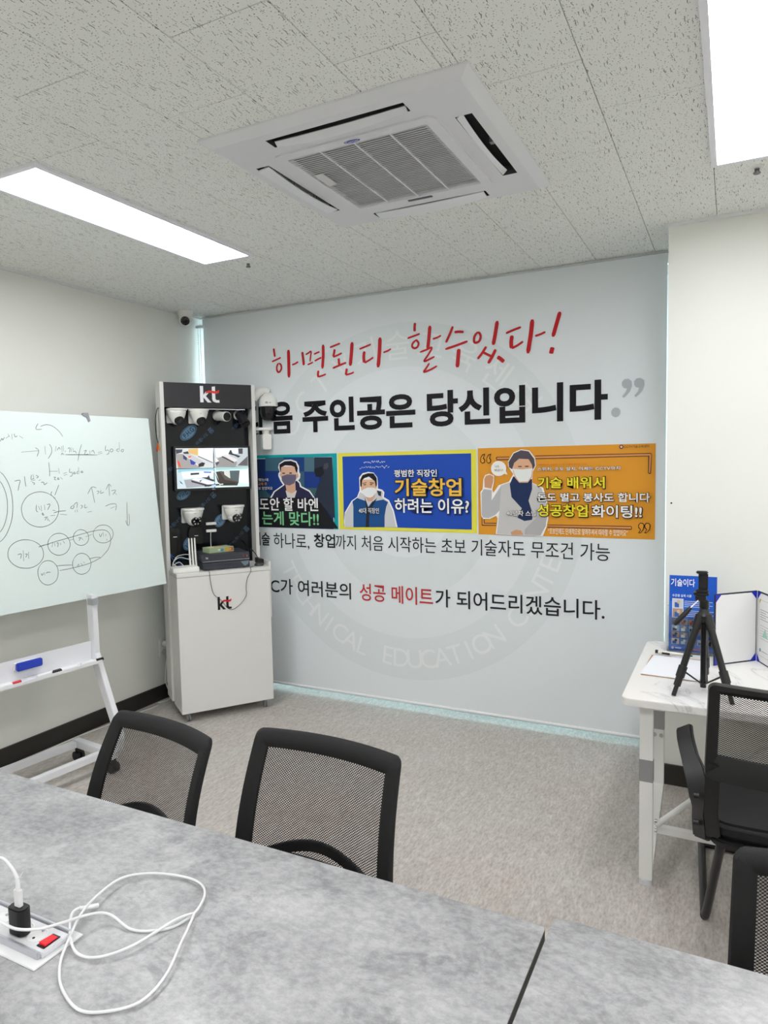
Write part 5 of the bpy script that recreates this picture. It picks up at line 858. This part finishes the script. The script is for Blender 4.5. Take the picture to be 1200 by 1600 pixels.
marker(-0.520, -0.058, 0.02, mat('cap_red', 'd22a32', 0.4), 'red capped marker on the pen tray')

# ------------------------------------------------------------------ mesh chairs
t = NT('chair_mesh', 0.6)
uv = t.n('UVMap'); sp = t.n('SeparateXYZ'); t.l(uv.outputs[0], sp.inputs[0])
fx = t.mth('COSINE', t.mth('MULTIPLY', sp.outputs[0], 2 * pi / 0.0085)); fy = t.mth('COSINE', t.mth('MULTIPLY', sp.outputs[1], 2 * pi / 0.0066))
hole = t.mth('GREATER_THAN', t.mth('MULTIPLY', fx, fy), 0.04)
t.b.inputs['Base Color'].default_value = lin('131214'); tr = t.n('BsdfTransparent'); mx = t.n('MixShader')
t.l(hole, mx.inputs[0]); t.l(t.b.outputs[0], mx.inputs[1]); t.l(tr.outputs[0], mx.inputs[2])
t.l(mx.outputs[0], t.nt.nodes['Material Output'].inputs['Surface'])
M_mesh = MATS['chair_mesh']
t = NT('chair_fabric', 0.75); t.b.inputs['Base Color'].default_value = lin('0f0f11'); p = t.pos(obj=True); t.bump(t.noise(p, 420, 2), 0.35, 0.0015)
M_fab = MATS['chair_fabric']
M_tube = mat('black_tube', '0c0c0e', 0.28)
M_plast = mat('chair_plastic', '161618', 0.45)

def chair_back(parent, wt, wb_, z0, z1, y0, rec, curve, fwid, mesh_z0, frame_mat, thick=0.026, lower=None):
    """curved, slightly reclined rounded frame with mesh stretched inside; front is -y"""
    H_ = z1 - z0
    def S(a, v, d):       # a: -1..1 across, v: metres up from z0, d: depth towards the back
        k = v / H_; w_ = wb_ + (wt - wb_) * k
        bow = 0.030 * math.sin(min(1, max(0, k)) * pi)
        return Vector((a * w_ / 2, y0 + rec * v - curve * a * a + d - bow * 0.6, z0 + v))
    wm = (wt + wb_) / 2
    def loop(ins, r, k=6, bottom=0.0):
        return rrect(-wm / 2 + ins, ins + bottom, wm / 2 - ins, H_ - ins, r, k)
    def dens(P):          # subdivide straight runs so that they follow the curve
        out = []
        for i in range(len(P)):
            a, b_ = P[i], P[(i + 1) % len(P)]; n = max(1, int(math.hypot(b_[0] - a[0], b_[1] - a[1]) / 0.03))
            for q in range(n): out.append((a[0] + (b_[0] - a[0]) * q / n, a[1] + (b_[1] - a[1]) * q / n))
        return out
    O_ = dens(loop(0, 0.022)); n = len(O_)
    cxm, czm = 0.0, H_ / 2
    I_ = []
    for a, b_ in O_:      # inner edge: same angle, inset
        ia = max(-wm / 2 + fwid, min(wm / 2 - fwid, a)); ib = max(mesh_z0 - z0, min(H_ - fwid, b_)); I_.append((ia, ib))
    sect = [(0.0, 0.4), (0.12, 0.0), (0.62, -0.10), (1.0, 0.25), (1.0, 0.6), (0.5, 0.9), (0.1, 1.0)]
    m = MB(); vs = []
    for (oa, ob), (ia, ib) in zip(O_, I_):
        for f_, d in sect: vs.append(S((oa + (ia - oa) * f_) / (wm / 2), ob + (ib - ob) * f_, thick * (d - 0.4)))
    k = len(sect); fs = []
    for i in range(n):
        j = (i + 1) % n
        for q in range(k): fs.append((i * k + q, i * k + (q + 1) % k, j * k + (q + 1) % k, j * k + q))
    m.add(vs, fs); m.build('back_frame', frame_mat, parent, smooth=50)
    m = MB(); nx, nz = 14, 12; uvs = []; vs = []
    za, zb = mesh_z0 - z0 - 0.012, H_ - fwid + 0.012; xa = wm / 2 - fwid + 0.012
    for j in range(nz + 1):
        for i in range(nx + 1):
            a = -xa + 2 * xa * i / nx; v = za + (zb - za) * j / nz
            vs.append(S(a / (wm / 2), v, 0.0)); uvs.append((a, v))
    m.add(vs, [(j * (nx + 1) + i, j * (nx + 1) + i + 1, (j + 1) * (nx + 1) + i + 1, (j + 1) * (nx + 1) + i) for j in range(nz) for i in range(nx)])
    m.uv = uvs; m.build('back_mesh', M_mesh, parent, smooth=True, fix=False)
    return S

def meeting_chair(label, loc, rz, wt, wb_, z1, rec, lum=0.0):
    c = thing('mesh_chair', label, 'chair', loc, rz, 'black mesh meeting chairs at the tables')
    S = chair_back(c, wt, wb_, 0.47, z1, 0.205, rec, 0.035, 0.046, 0.53, M_fab)
    pts = [S(-0.72 + 1.44 * k / 12, 0.030 + lum + 0.055 * math.sin(pi * k / 12), 0.018) for k in range(13)]
    MB().bar(pts, 0.012, 0.030, up=(0, 0, 1)).build('lumbar_support', M_plast, c, bevel=0.002)
    m = MB(); m.prism(rrect(-0.235, -0.25, 0.235, 0.20, 0.07), lambda a, b_, d: (a, b_, d), 0.415, 0.465); m.build('seat', M_fab, c, bevel=0.012, seg=3, smooth=40)
    MB().box(-0.17, -0.16, 0.398, 0.17, 0.14, 0.4145).build('seat_plate', M_plast, c, bevel=0.004)
    for s_ in (-1, 1): MB().tube(spline([(s_ * 0.09, 0.06, 0.404), (s_ * 0.09, 0.20, 0.405), (s_ * 0.09, 0.236, 0.43), (s_ * 0.09, 0.234, 0.50)], 5), 0.012, 10).build('back_bracket', M_tube, c, smooth=60)
    for s_ in (-1, 1):
        pth = [(s_ * 0.20, 0.18, 0.385), (s_ * 0.21, -0.20, 0.385), (s_ * 0.212, -0.235, 0.375), (s_ * 0.214, -0.245, 0.34), (s_ * 0.222, -0.245, 0.06), (s_ * 0.224, -0.235, 0.022), (s_ * 0.226, -0.20, 0.0135), (s_ * 0.23, 0.22, 0.0135)]
        MB().tube(spline(pth, 4), 0.0125, 10).build('sled_leg', M_tube, c, smooth=60)
    MB().tube([(-0.23, 0.22, 0.0135), (0.23, 0.22, 0.0135)], 0.0115, 10).build('rear_rail', M_tube, c, smooth=60)
    MB().tube([(-0.205, 0.0, 0.385), (0.205, 0.0, 0.385)], 0.0115, 10).build('seat_rail', M_tube, c, smooth=60)
    return c
meeting_chair('black mesh chair left behind the grey table, nearest the whiteboard', (-1.603, 1.245, 0), math.radians(-9), 0.458, 0.520, 0.805, 0.36)
meeting_chair('black mesh chair behind the middle of the grey table', (-0.996, 1.287, 0), math.radians(-2.5), 0.470, 0.510, 0.836, 0.28)
meeting_chair('black mesh chair cut off at the lower right edge', (0.232, 1.29, 0), math.radians(-1), 0.45, 0.47, 0.806, 0.13)

# chair drawn up at the marble desk, seen from behind
dc_ = thing('desk_chair', 'black mesh armchair with cantilever legs at the marble desk', 'chair', (0.175, 2.30, 0), math.radians(180))
# local: chair faces -y = towards the desk
S = chair_back(dc_, 0.465, 0.485, 0.62, 0.935, 0.085, 0.16, 0.030, 0.034, 0.70, M_plast, 0.034)
for s_ in (-1, 1):
    MB().bar([S(s_ * 0.90, 0.06, 0.006), (s_ * 0.222, 0.052, 0.52), (s_ * 0.215, 0.025, 0.43)], 0.040, 0.026, up=(0, 1, 0.2)).build('back_upright', M_plast, dc_, bevel=0.004, smooth=40)
m = MB(); m.prism(rrect(-0.235, -0.42, 0.235, 0.035, 0.07), lambda a, b_, d: (a, b_, d), 0.425, 0.475); m.build('seat', M_fab, dc_, bevel=0.014, seg=3, smooth=40)
m = MB(); m.prism(rrect(-0.230, -0.40, 0.230, 0.045, 0.06), lambda a, b_, d: (a, b_, d), 0.400, 0.4245); m.build('seat_shell', M_plast, dc_, bevel=0.006, smooth=40)
for s_ in (-1, 1):
    m = MB(); pth = spline([(s_ * 0.315, -0.27, 0.648), (s_ * 0.308, -0.21, 0.632), (s_ * 0.290, -0.14, 0.598), (s_ * 0.268, -0.08, 0.562), (s_ * 0.256, -0.045, 0.51), (s_ * 0.252, -0.025, 0.45), (s_ * 0.246, -0.008, 0.395)], 4)
    n = len(pth); m.bar(pth, [0.056 + 0.028 * min(1, max(0, (k - 8) / 8)) for k in range(n)], [0.020] * n, up=(s_ * 0.6, 0, 1)); m.build('armrest', M_plast, dc_, bevel=0.005, smooth=40)
    for z, yy in ((0.525, -0.020), (0.445, -0.004)): MB().cyl((s_ * 0.258, yy, z), (s_ * 0.272, yy, z), 0.009, 12).build('bolt', M_black, dc_, smooth=40)
    pth = [(s_ * 0.16, -0.30, 0.386), (s_ * 0.175, -0.06, 0.386), (s_ * 0.19, -0.035, 0.380), (s_ * 0.198, -0.04, 0.345), (s_ * 0.235, -0.195, 0.05), (s_ * 0.242, -0.222, 0.018), (s_ * 0.245, -0.26, 0.015), (s_ * 0.270, -0.70, 0.015)]
    MB().tube(spline(pth, 4), 0.0140, 12).build('cantilever_leg', M_tube, dc_, smooth=60)
MB().tube([(-0.27, -0.70, 0.0135), (0.27, -0.70, 0.0135)], 0.0115, 10).build('front_rail', M_tube, dc_, smooth=60)

# ------------------------------------------------------------------ marble desk
t = NT('marble_laminate', 0.28); p = t.pos(1, 1, 1)
v = t.noise(p, 2.3, 6, 0.6, 1.6); vein = t.mth('ABSOLUTE', t.mth('SUBTRACT', v, 0.5))
t.color(t.mix(t.ramp(vein, [(0.0, 0.55), (0.012, 0.12), (0.05, 0.0)]), t.mix(t.noise(p, 1.1, 2), 'e6e4e1', 'eeedeb'), 'a8a6a6'))
M_marb = MATS['marble_laminate']
DZ = 0.72; dx0, dx1, dy0, dy1 = -0.356, 0.845, 2.585, 3.47
dk = thing('marble_desk', 'white marble topped desk with white metal legs', 'desk', (0, 0, 0))
m = MB(); m.prism(rrect(dx0, dy0, dx1, dy1, 0.035), lambda a, b_, d: (a, b_, d), DZ - 0.028, DZ); m.build('desktop', M_marb, dk, bevel=0.002, smooth=40)
M_dleg = mat('desk_leg_white', 'e9e9e6', 0.4); M_tape = mat('grey_tape', '9a9a9c', 0.25, 0.3)
for s_, xa in ((1, -0.296), (-1, 0.785)):
    xb = xa + s_ * 0.047; x_0, x_1 = min(xa, xb), max(xa, xb)
    MB().box(x_0, 2.640, 0.018, x_1, 2.664, DZ - 0.0285).build('front_leg', M_dleg, dk, bevel=0.0015)
    MB().box(x_0, 3.100, 0.175, x_1, 3.124, DZ - 0.0285).build('rear_leg', M_dleg, dk, bevel=0.0015)
    MB().bar([((x_0 + x_1) / 2, 3.112, 0.180), ((x_0 + x_1) / 2, 2.655, 0.045)], 0.047, 0.024).build('slanted_brace', M_dleg, dk, bevel=0.0015)
    m = MB(); m.prism(ellipse((x_0 + x_1) / 2, 2.652, 0.025, 0.020), lambda a, b_, d: (a, b_, d), 0.0, 0.018); m.build('foot_glide', mat('glide_plastic', 'd4d6da', 0.2), dk)
MB().box(-0.297, 2.6392, 0.395, -0.248, 2.6650, 0.478).build('tape_wrap', M_tape, dk)
MB().box(-0.297, 3.0985, 0.430, -0.248, 3.126, 0.510).build('mount_plate', M_tape, dk)
for z in (0.405, 0.535):
    for x in (-0.287, -0.260): MB().cyl((x, 3.0995, z), (x, 3.095, z), 0.008, 10).build('screw', M_steel, dk, smooth=40)
MB().box(-0.249, 2.79, 0.128, 0.738, 2.814, 0.158).build('stretcher', M_dleg, dk, bevel=0.0015)
MB().cyl((-0.245, 2.72, 0.195), (0.22, 3.06, 0.52), 0.011, 12).build('diagonal_brace', M_dleg, dk, smooth=40)
for z in (0.175, 0.212): MB().cyl((-0.2485, 2.722, z), (-0.240, 2.722, z), 0.007, 10).build('bolt', M_steel, dk)

# clipboard with paper, pen
cb = thing('clipboard', 'wooden clipboard with a blank white sheet on the desk', 'clipboard', (-0.205, 3.035, DZ), math.radians(-2))
MB().box(-0.112, -0.145, 0.0, 0.112, 0.165, 0.004).build('board', mat('clipboard_wood', 'a87f56', 0.5), cb, bevel=0.001)
pp_ = MB().box(-0.109, -0.147, 0.0041, 0.109, 0.151, 0.0060).build('paper', mat('paper_white', 'eceef4', 0.6), cb); pp_.rotation_euler.z = math.radians(-2.5)
MB().box(-0.03, 0.150, 0.0042, 0.03, 0.166, 0.012).build('clip', M_chrome, cb, bevel=0.001)
pn = thing('ballpoint_pen', 'white pen with black end on the clipboard', 'pen', (-0.225, 3.222, DZ + 0.013), math.radians(-8))
MB().tube([(-0.062, 0, 0), (0.062, 0, 0)], 0.0075, 12).build('barrel', mat('pen_white', 'e6e4de', 0.3), pn, smooth=40)
MB().tube([(-0.074, 0, 0), (-0.062, 0, 0)], 0.0077, 12).build('end_cap', M_black, pn, smooth=40)
MB().tube([(0.062, 0, 0), (0.080, 0, 0)], [0.006, 0.002], 12).build('tip', M_black, pn, smooth=40)
MB().box(-0.045, -0.012, -0.006, -0.012, -0.0065, 0.002).build('pocket_clip', M_black, pn, bevel=0.001)

# blue brochure in a clear stand
br = thing('brochure', 'blue printed brochure standing upright in a clear holder', 'brochure', (-0.155, 3.36, DZ), math.radians(2))
TB = 0.10
FBr = lambda a, b_, d: (a, -0.062 + b_ * TB - d, 0.008 + b_)
m = MB(); m.prism([(-0.097, 0), (0.097, 0), (0.097, 0.335), (-0.097, 0.335)], FBr, 0, -0.004); sh_ = m.build('booklet', mat('brochure_blue', '2a63c4', 0.3), br)
t_ = []
t_ += [('1d57c0', Q(-.093, .22, .093, .333)), ('2c6dd2', Q(-.093, .19, .093, .22))]
ph = ['8a8f96', '6e8fb0', 'b0927c', 'c9ccd2', '4a6fb0', 'd8d0c8', '5c6068', '9fb4cc']
random.seed(3)
for (x, z, w_, h) in [(-.082, .193, .042, .037), (-.082, .150, .042, .038)]:
    t_ += [('e6eaf0', Q(x - .002, z - .002, x + w_ + .002, z + h + .002)), (random.choice(ph), Q(x, z, x + w_, z + h)), ('3a5fa8', Q(x + .008, z, x + .026, z + h * .6)), ('c9b49c', ellipse(x + .024, z + h * .66, .007, .008, 10))]
for r in range(4):
    for c in range(5):
        x, z = -.085 + .035 * c, .030 + .029 * r; w_, h = .032, .026
        t_ += [(random.choice(ph), Q(x, z, x + w_, z + h)), (random.choice(['e4e4e6', '2c3240', 'b04038', '2f55a8']), Q(x + .004, z + .002, x + .020, z + h * .55)), (random.choice(['d6b69c', 'e8e8ea', '30343c']), ellipse(x + .018, z + h * .66, .006, .006, 8))]
for r in range(4):
    t_ += [('cfdcf4', Q(-.034, .222 - .008 * r, .080 - .012 * (r % 2), .2245 - .008 * r)), ('cfdcf4', Q(-.034, .180 - .008 * r, .084 - .010 * (r % 2), .1825 - .008 * r))]
t_ += [('e8ecf4', ellipse(-.080, .014, .006, .006, 10)), ('f0f4fa', Q(-.07, .012, -.045, .017)), ('d8607a', Q(.0, .010, .07, .016))]
prints('photo_print', t_, FBr, sh_, 0.0003, 0.00006)
m = MB(); put_text(m, '기술이다', (-0.090, 0.288, 0.008, 0.322), FBr, 0.006, 0.6); put_text(m, '수강생 실제 시공', (-0.084, 0.241, -0.005, 0.253), FBr, 0.006, 0.6); m.build('title_lettering', ink('f4f8ff'), sh_, fix=False)
M_acry = mat('clear_acrylic', 'eef4fa', 0.05, trans=1.0)
m = MB(); m.prism([(-0.104, 0), (0.104, 0), (0.104, 0.155), (-0.104, 0.155)], FBr, 0.0075, 0.0095); m.build('holder_front', M_acry, br)
m = MB(); m.box(-0.104, -0.075, 0.0, 0.104, 0.03, 0.003); m.build('holder_base', M_acry, br)
m = MB(); m.prism([(-0.104, 0), (-0.098, 0), (-0.098, 0.2), (-0.104, 0.2)], FBr, -0.004, 0.0072); m.build('holder_side', M_acry, br)

# open certificate folder
cf = thing('certificate_folder', 'open dark blue certificate folder with blue corners on the desk', 'folder', (0.098, 3.292, DZ))
M_fold = mat('folder_navy', '23253c', 0.5); M_corner = mat('folder_corner_blue', '2430b4', 0.4)
def leaf(ax, ay, label, cert):
    L_ = math.hypot(ax, ay); e = Vector((ax / L_, ay / L_, 0)); n_ = Vector((-e.y, e.x, 0))
    if n_.y > 0: n_ = -n_
    f = lambda a, b_, d: tuple(e * a + n_ * d + Vector((0, 0, b_)))
    Wd, Ht = 0.220, 0.302
    m = MB(); m.prism([(0.002, 0), (Wd, 0), (Wd, Ht), (0.002, Ht)], f, 0, -0.004); lf = m.build('cover', M_fold, cf)
    m = MB(); m.poly([f(a, b_, 0.0005) for a, b_ in [(0.007, 0.006), (Wd - 0.006, 0.006), (Wd - 0.006, Ht - 0.006), (0.007, Ht - 0.006)]]); m.build('sheet', mat('certificate_paper', 'efece6' if cert else 'eaeaea', 0.6), lf, fix=False)
    for a, b_, sa, sb in ((0.004, 0.003, 1, 1), (Wd - 0.003, 0.003, -1, 1), (0.004, Ht - 0.003, 1, -1), (Wd - 0.003, Ht - 0.003, -1, -1)):
        m = MB(); m.prism([(a, b_), (a + sa * 0.030, b_), (a, b_ + sb * 0.034)], f, 0.0008, 0.0016); m.build('corner', M_corner, lf)
    if cert:
        q = [('c8b878', Q(.020, .030, .0215, .270)), ('c8b878', Q(.020, .268, .205, .2695)), ('c8b878', Q(.020, .030, .205, .0315)), ('cdb64a', [(.018, .262), (.034, .275), (.034, .268), (.022, .25)])]
        for r in range(5): q.append(('8c8f92', Q(.030, .226 - .010 * r, .10 - .02 * (r % 2), .2285 - .010 * r)))
        for r in range(6): q.append(('a0a2a4', Q(.030, .160 - .011 * r, .17, .1615 - .011 * r)))
        q += [('a4ccc0', [(.05, .115), (.075, .155), (.10, .115)]), ('6a8c94', ellipse(.035, .056, .007, .008, 12)), ('9aa4a8', Q(.046, .052, .10, .055))]
        prints('certificate_print', q, f, lf, 0.0008, 0.00004)
leaf(-0.158, -0.150, 'blank', False)
leaf(0.110, -0.260, 'certificate', True)

# tripod with phone clamp on the desk
tp = thing('tripod', 'black tabletop tripod with phone clamp on the marble desk', 'tripod', (-0.089, 2.756, DZ))
def leg3(fx, fy):
    f = Vector((fx, fy, 0.0)); t0 = Vector((0.0, 0.0, 0.285)) + Vector((fx, fy, 0)).normalized() * 0.018
    d = t0 - f
    L_ = MB().tube([f + d * 0.36, f + d * 1.0], [0.0118, 0.0130], 12).build('leg', M_black, tp, smooth=60)
    MB().tube([f + d * 0.005, f + d * 0.15], 0.0080, 10).build('foot_tube', M_black, L_, smooth=60)
    MB().tube([f + d * 0.13, f + d * 0.26], 0.0125, 12).build('sleeve', M_plast, L_, smooth=40)
    MB().tube([f + d * 0.24, f + d * 0.38], 0.0155, 12).build('leg_lock', M_plast, L_, smooth=40)
    MB().tube([f + d * 0.86, f + d * 1.03], 0.0165, 12).build('shoulder', M_black, L_, smooth=40)
    a = f + d * 0.33; MB().bar([a, Vector((fx * 0.05, fy * 0.05, 0.035))], 0.010, 0.005).build('spreader', M_black, L_)
for fx, fy in ((-0.096, -0.075), (0.098, -0.095), (0.004, 0.150)): leg3(fx, fy)
MB().cyl((0, 0, 0.022), (0, 0, 0.30), 0.0105, 14).build('centre_column', mat('column_dark', '2b2b2e', 0.25, 0.5), tp, smooth=40)
MB().lathe([(0.012, 0.262), (0.026, 0.270), (0.028, 0.292), (0.018, 0.302), (0.014, 0.318)], seg=20).build('hub', M_black, tp, smooth=40)
hd_ = MB().lathe([(0.014, 0.316), (0.017, 0.322), (0.016, 0.345), (0.010, 0.350)], seg=18).build('pan_head', M_black, tp, smooth=40)
MB().box(-0.030, -0.014, 0.345, 0.006, 0.014, 0.366).build('tilt_block', M_black, hd_, bevel=0.003)
MB().box(-0.036, -0.020, 0.367, 0.016, 0.020, 0.376).build('mount_plate', M_plast, hd_, bevel=0.002)
ph_ = MB().box(-0.020, -0.006, 0.388, 0.012, 0.004, 0.446).build('phone_clamp', M_black, tp, bevel=0.002)
MB().box(-0.028, -0.018, 0.446, 0.012, 0.006, 0.455).build('clamp_jaw', M_plast, ph_, bevel=0.003)
MB().box(-0.028, -0.018, 0.377, 0.014, 0.006, 0.388).build('clamp_jaw', M_plast, ph_, bevel=0.003)
MB().tube([(-0.016, -0.010, 0.352), (-0.048, -0.022, 0.316)], 0.0028, 8).build('handle_rod', M_chrome, tp, smooth=40)
MB().tube([(-0.044, -0.020, 0.320), (-0.056, -0.026, 0.306), (-0.090, -0.040, 0.266), (-0.098, -0.043, 0.257)], [0.006, 0.009, 0.0095, 0.006], 12).build('handle_grip', M_plast, tp, smooth=50)

# ------------------------------------------------------------------ grey meeting tables
t = NT('concrete_laminate', 0.38); p = t.pos(0.9, 1.2, 1); pf = t.pos(60, 85, 10); pm = t.pos(8, 11, 3)
c = t.ramp(t.noise(p, 3.2, 7, 0.66, 0.3), [(0.34, '6a6a6c'), (0.45, '949496'), (0.55, 'acacae'), (0.66, 'c4c4c6')])
c = t.mix(0.35, c, t.ramp(t.noise(pm, 1, 6, 0.7), [(0.36, '6e6e71'), (0.5, 'a2a2a4'), (0.64, 'c4c4c6')]))
c = t.mix(0.35, c, t.ramp(t.noise(pf, 1, 4, 0.7), [(0.38, '7c7c7e'), (0.62, 'bcbcbe')]))
sp_ = t.ramp(t.noise(t.pos(1, 1.3, 1), 7.5, 6, 0.72, 0.5), [(0.57, 0.0), (0.68, 0.5)]); c = t.mix(sp_, c, '68686b'); lt_ = t.ramp(t.noise(t.pos(1.3, 1, 1), 5.0, 6, 0.7, 0.5), [(0.58, 0.0), (0.70, 0.45)]); t.color(t.mix(lt_, c, 'd0d0d2'))
M_conc = MATS['concrete_laminate']; M_edge = mat('table_edge', '5d5b59', 0.5)
TZ = 0.73
def table(label, x0, y0, x1, y1, r):
    tb = thing('meeting_table', label, 'table', ((x0 + x1) / 2, (y0 + y1) / 2, 0), 0, 'grey meeting tables')
    a, b_ = (x1 - x0) / 2, (y1 - y0) / 2
    m = MB(); m.prism(rrect(-a, -b_, a, b_, r), lambda p_, q, d: (p_, q, d), TZ - 0.026, TZ - 0.001); m.build('edge_band', M_edge, tb, smooth=40)
    m = MB(); m.prism(rrect(-a + 0.0006, -b_ + 0.0006, a - 0.0006, b_ - 0.0006, r), lambda p_, q, d: (p_, q, d), TZ - 0.0009, TZ); m.build('tabletop', M_conc, tb, smooth=40)
    for sx in (-1, 1):
        for sy in (-1, 1): MB().box(sx * (a - 0.10) - 0.025, sy * (b_ - 0.09) - 0.025, 0.0, sx * (a - 0.10) + 0.025, sy * (b_ - 0.09) + 0.025, TZ - 0.0265).build('leg', M_black, tb, bevel=0.002)
        MB().box(sx * (a - 0.10) - 0.02, -b_ + 0.116, 0.64, sx * (a - 0.10) + 0.02, b_ - 0.116, 0.69).build('end_rail', M_black, tb)
    return tb
table('large grey concrete look table with the white cable', -2.10, 0.40, -0.297, 1.217, 0.012)
table('grey concrete look table at the lower right', -0.2905, 0.45, 1.52, 1.252, 0.030)

# power socket box let into the table
pb = thing('table_socket', 'white flip up socket box in the tabletop with red switch', 'socket box', (-1.205, 0.780, TZ))
M_sock = mat('socket_white', 'e8e8ea', 0.3)
m = MB(); m.prism([(-0.145, -0.052), (0.145, -0.052), (0.145, 0.050), (-0.145, 0.050)], lambda a, b_, d: (a, b_, d), 0.0, 0.003); m.build('flange', M_sock, pb, bevel=0.0012)
MB().box(-0.135, -0.028, 0.003, 0.135, 0.030, 0.013).build('socket_bar', mat('socket_bar_grey', 'dcdde1', 0.35), pb, bevel=0.002)
MB().box(-0.135, -0.034, 0.003, 0.130, -0.0285, 0.017).build('side_rail', M_alu, pb, bevel=0.001); MB().box(-0.135, 0.0305, 0.003, 0.130, 0.036, 0.017).build('side_rail', M_alu, pb, bevel=0.001)
for x in (-0.085, -0.020, 0.045, 0.084):
    so = MB().lathe([(0.0185, 0.0130), (0.0185, 0.0142), (0.0165, 0.0144), (0.0155, 0.0133)], (x, 0.001, 0), 28).build('socket', M_sock, pb, smooth=40)
    MB().box(x - 0.0015, 0.011, 0.0135, x + 0.0015, 0.015, 0.0165).build('earth_pin', M_steel, so)
    MB().cyl((x, -0.007, 0.0133), (x, -0.007, 0.0139), 0.0025, 8).build('socket_hole', M_dark, so)
MB().box(0.107, -0.019, 0.0130, 0.127, 0.016, 0.0148).build('switch_frame', M_black, pb, bevel=0.0006)
sw = MB(); sw.prism([(-0.014, 0.0148), (0.012, 0.0148), (0.012, 0.0160), (-0.014, 0.0185)], lambda a, b_, d: (0.117 + d, -0.0005 + a, b_), -0.008, 0.008); sw.build('rocker_switch', mat('switch_red', 'e01c2c', 0.25, emit=0.12), pb)
cg = thing('phone_charger', 'black phone charger plugged into the table socket', 'charger', (-1.156, 0.772, TZ + 0.0146))
m = MB(); m.prism(rrect(-0.021, -0.013, 0.021, 0.013, 0.0125), lambda a, b_, d: (a, b_, d), 0.0, 0.050); m.build('body', M_black, cg, bevel=0.002, smooth=40)
MB().prism(rrect(-0.008, -0.0045, 0.008, 0.0045, 0.003), lambda a, b_, d: (a, b_, d), 0.0502, 0.082).build('usb_plug', M_sock, cg, bevel=0.001)
MB().tube(spline([(0, 0, 0.082), (0.001, 0, 0.094), (-0.002, 0.0, 0.106), (-0.018, 0.0, 0.122), (-0.05, 0.0, 0.130), (-0.12, -0.01, 0.105), (-0.22, -0.02, 0.0)], 6), [0.0045, 0.0035, 0.0026, 0.0026], 8).build('cord', M_sock, cg, smooth=60)
MB().tube([(0, 0, 0.098), (0.012, 0.004, 0.116)], [0.002, 0.0006], 6).build('tie', M_sock, cg)
# looped white cable
lc = thing('white_cable', 'loose white charging cable looped on the grey table', 'cable', (-1.0, 0.85, TZ))
Z_ = 0.0036
CB = [(-1.42, 0.80, 0), (-1.30, 0.775, .022), (-1.185, 0.750, .040), (-1.154, 0.746, .041), (-1.130, 0.748, .040), (-1.110, 0.757, .039), (-1.094, 0.774, .036), (-1.082, 0.806, .030), (-1.072, 0.845, .022), (-1.060, 0.872, .014), (-1.038, 0.880, .008), (-0.988, 0.876, 0), (-0.946, 0.892, 0), (-0.92, 0.92, 0), (-0.911, 0.964, .003), (-0.930, 1.011, .006), (-0.968, 1.037, .004), (-1.023, 1.040, .002), (-1.087, 1.017, .004), (-1.122, 0.974, .008), (-1.114, 0.906, .012), (-1.092, 0.850, .014), (-1.058, 0.793, .006), (-1.030, 0.756, 0), (-0.983, 0.722, 0), (-0.920, 0.701, 0), (-0.878, 0.714, 0), (-0.838, 0.752, .002), (-0.838, 0.809, .006), (-0.868, 0.879, .010), (-0.897, 0.940, .010), (-0.908, 0.950, .008), (-0.925, 0.920, .008), (-0.945, 0.840, .006), (-0.981, 0.795, .003), (-1.025, 0.787, .002), (-1.070, 0.809, .008), (-1.104, 0.841, .018), (-1.112, 0.863, .014)]
path = [(x + 1.0, y - 0.85, z + Z_) for x, y, z in CB]
MB().tube(spline(path, 6), 0.0026, 8).build('cord', M_sock, lc, smooth=60)
MB().tube([(-0.112, 0.013, 0.0178), (-0.108, 0.022, 0.013), (-0.098, 0.046, 0.007)], [0.0036, 0.0048, 0.0048], 10).build('connector', M_sock, lc, smooth=50)
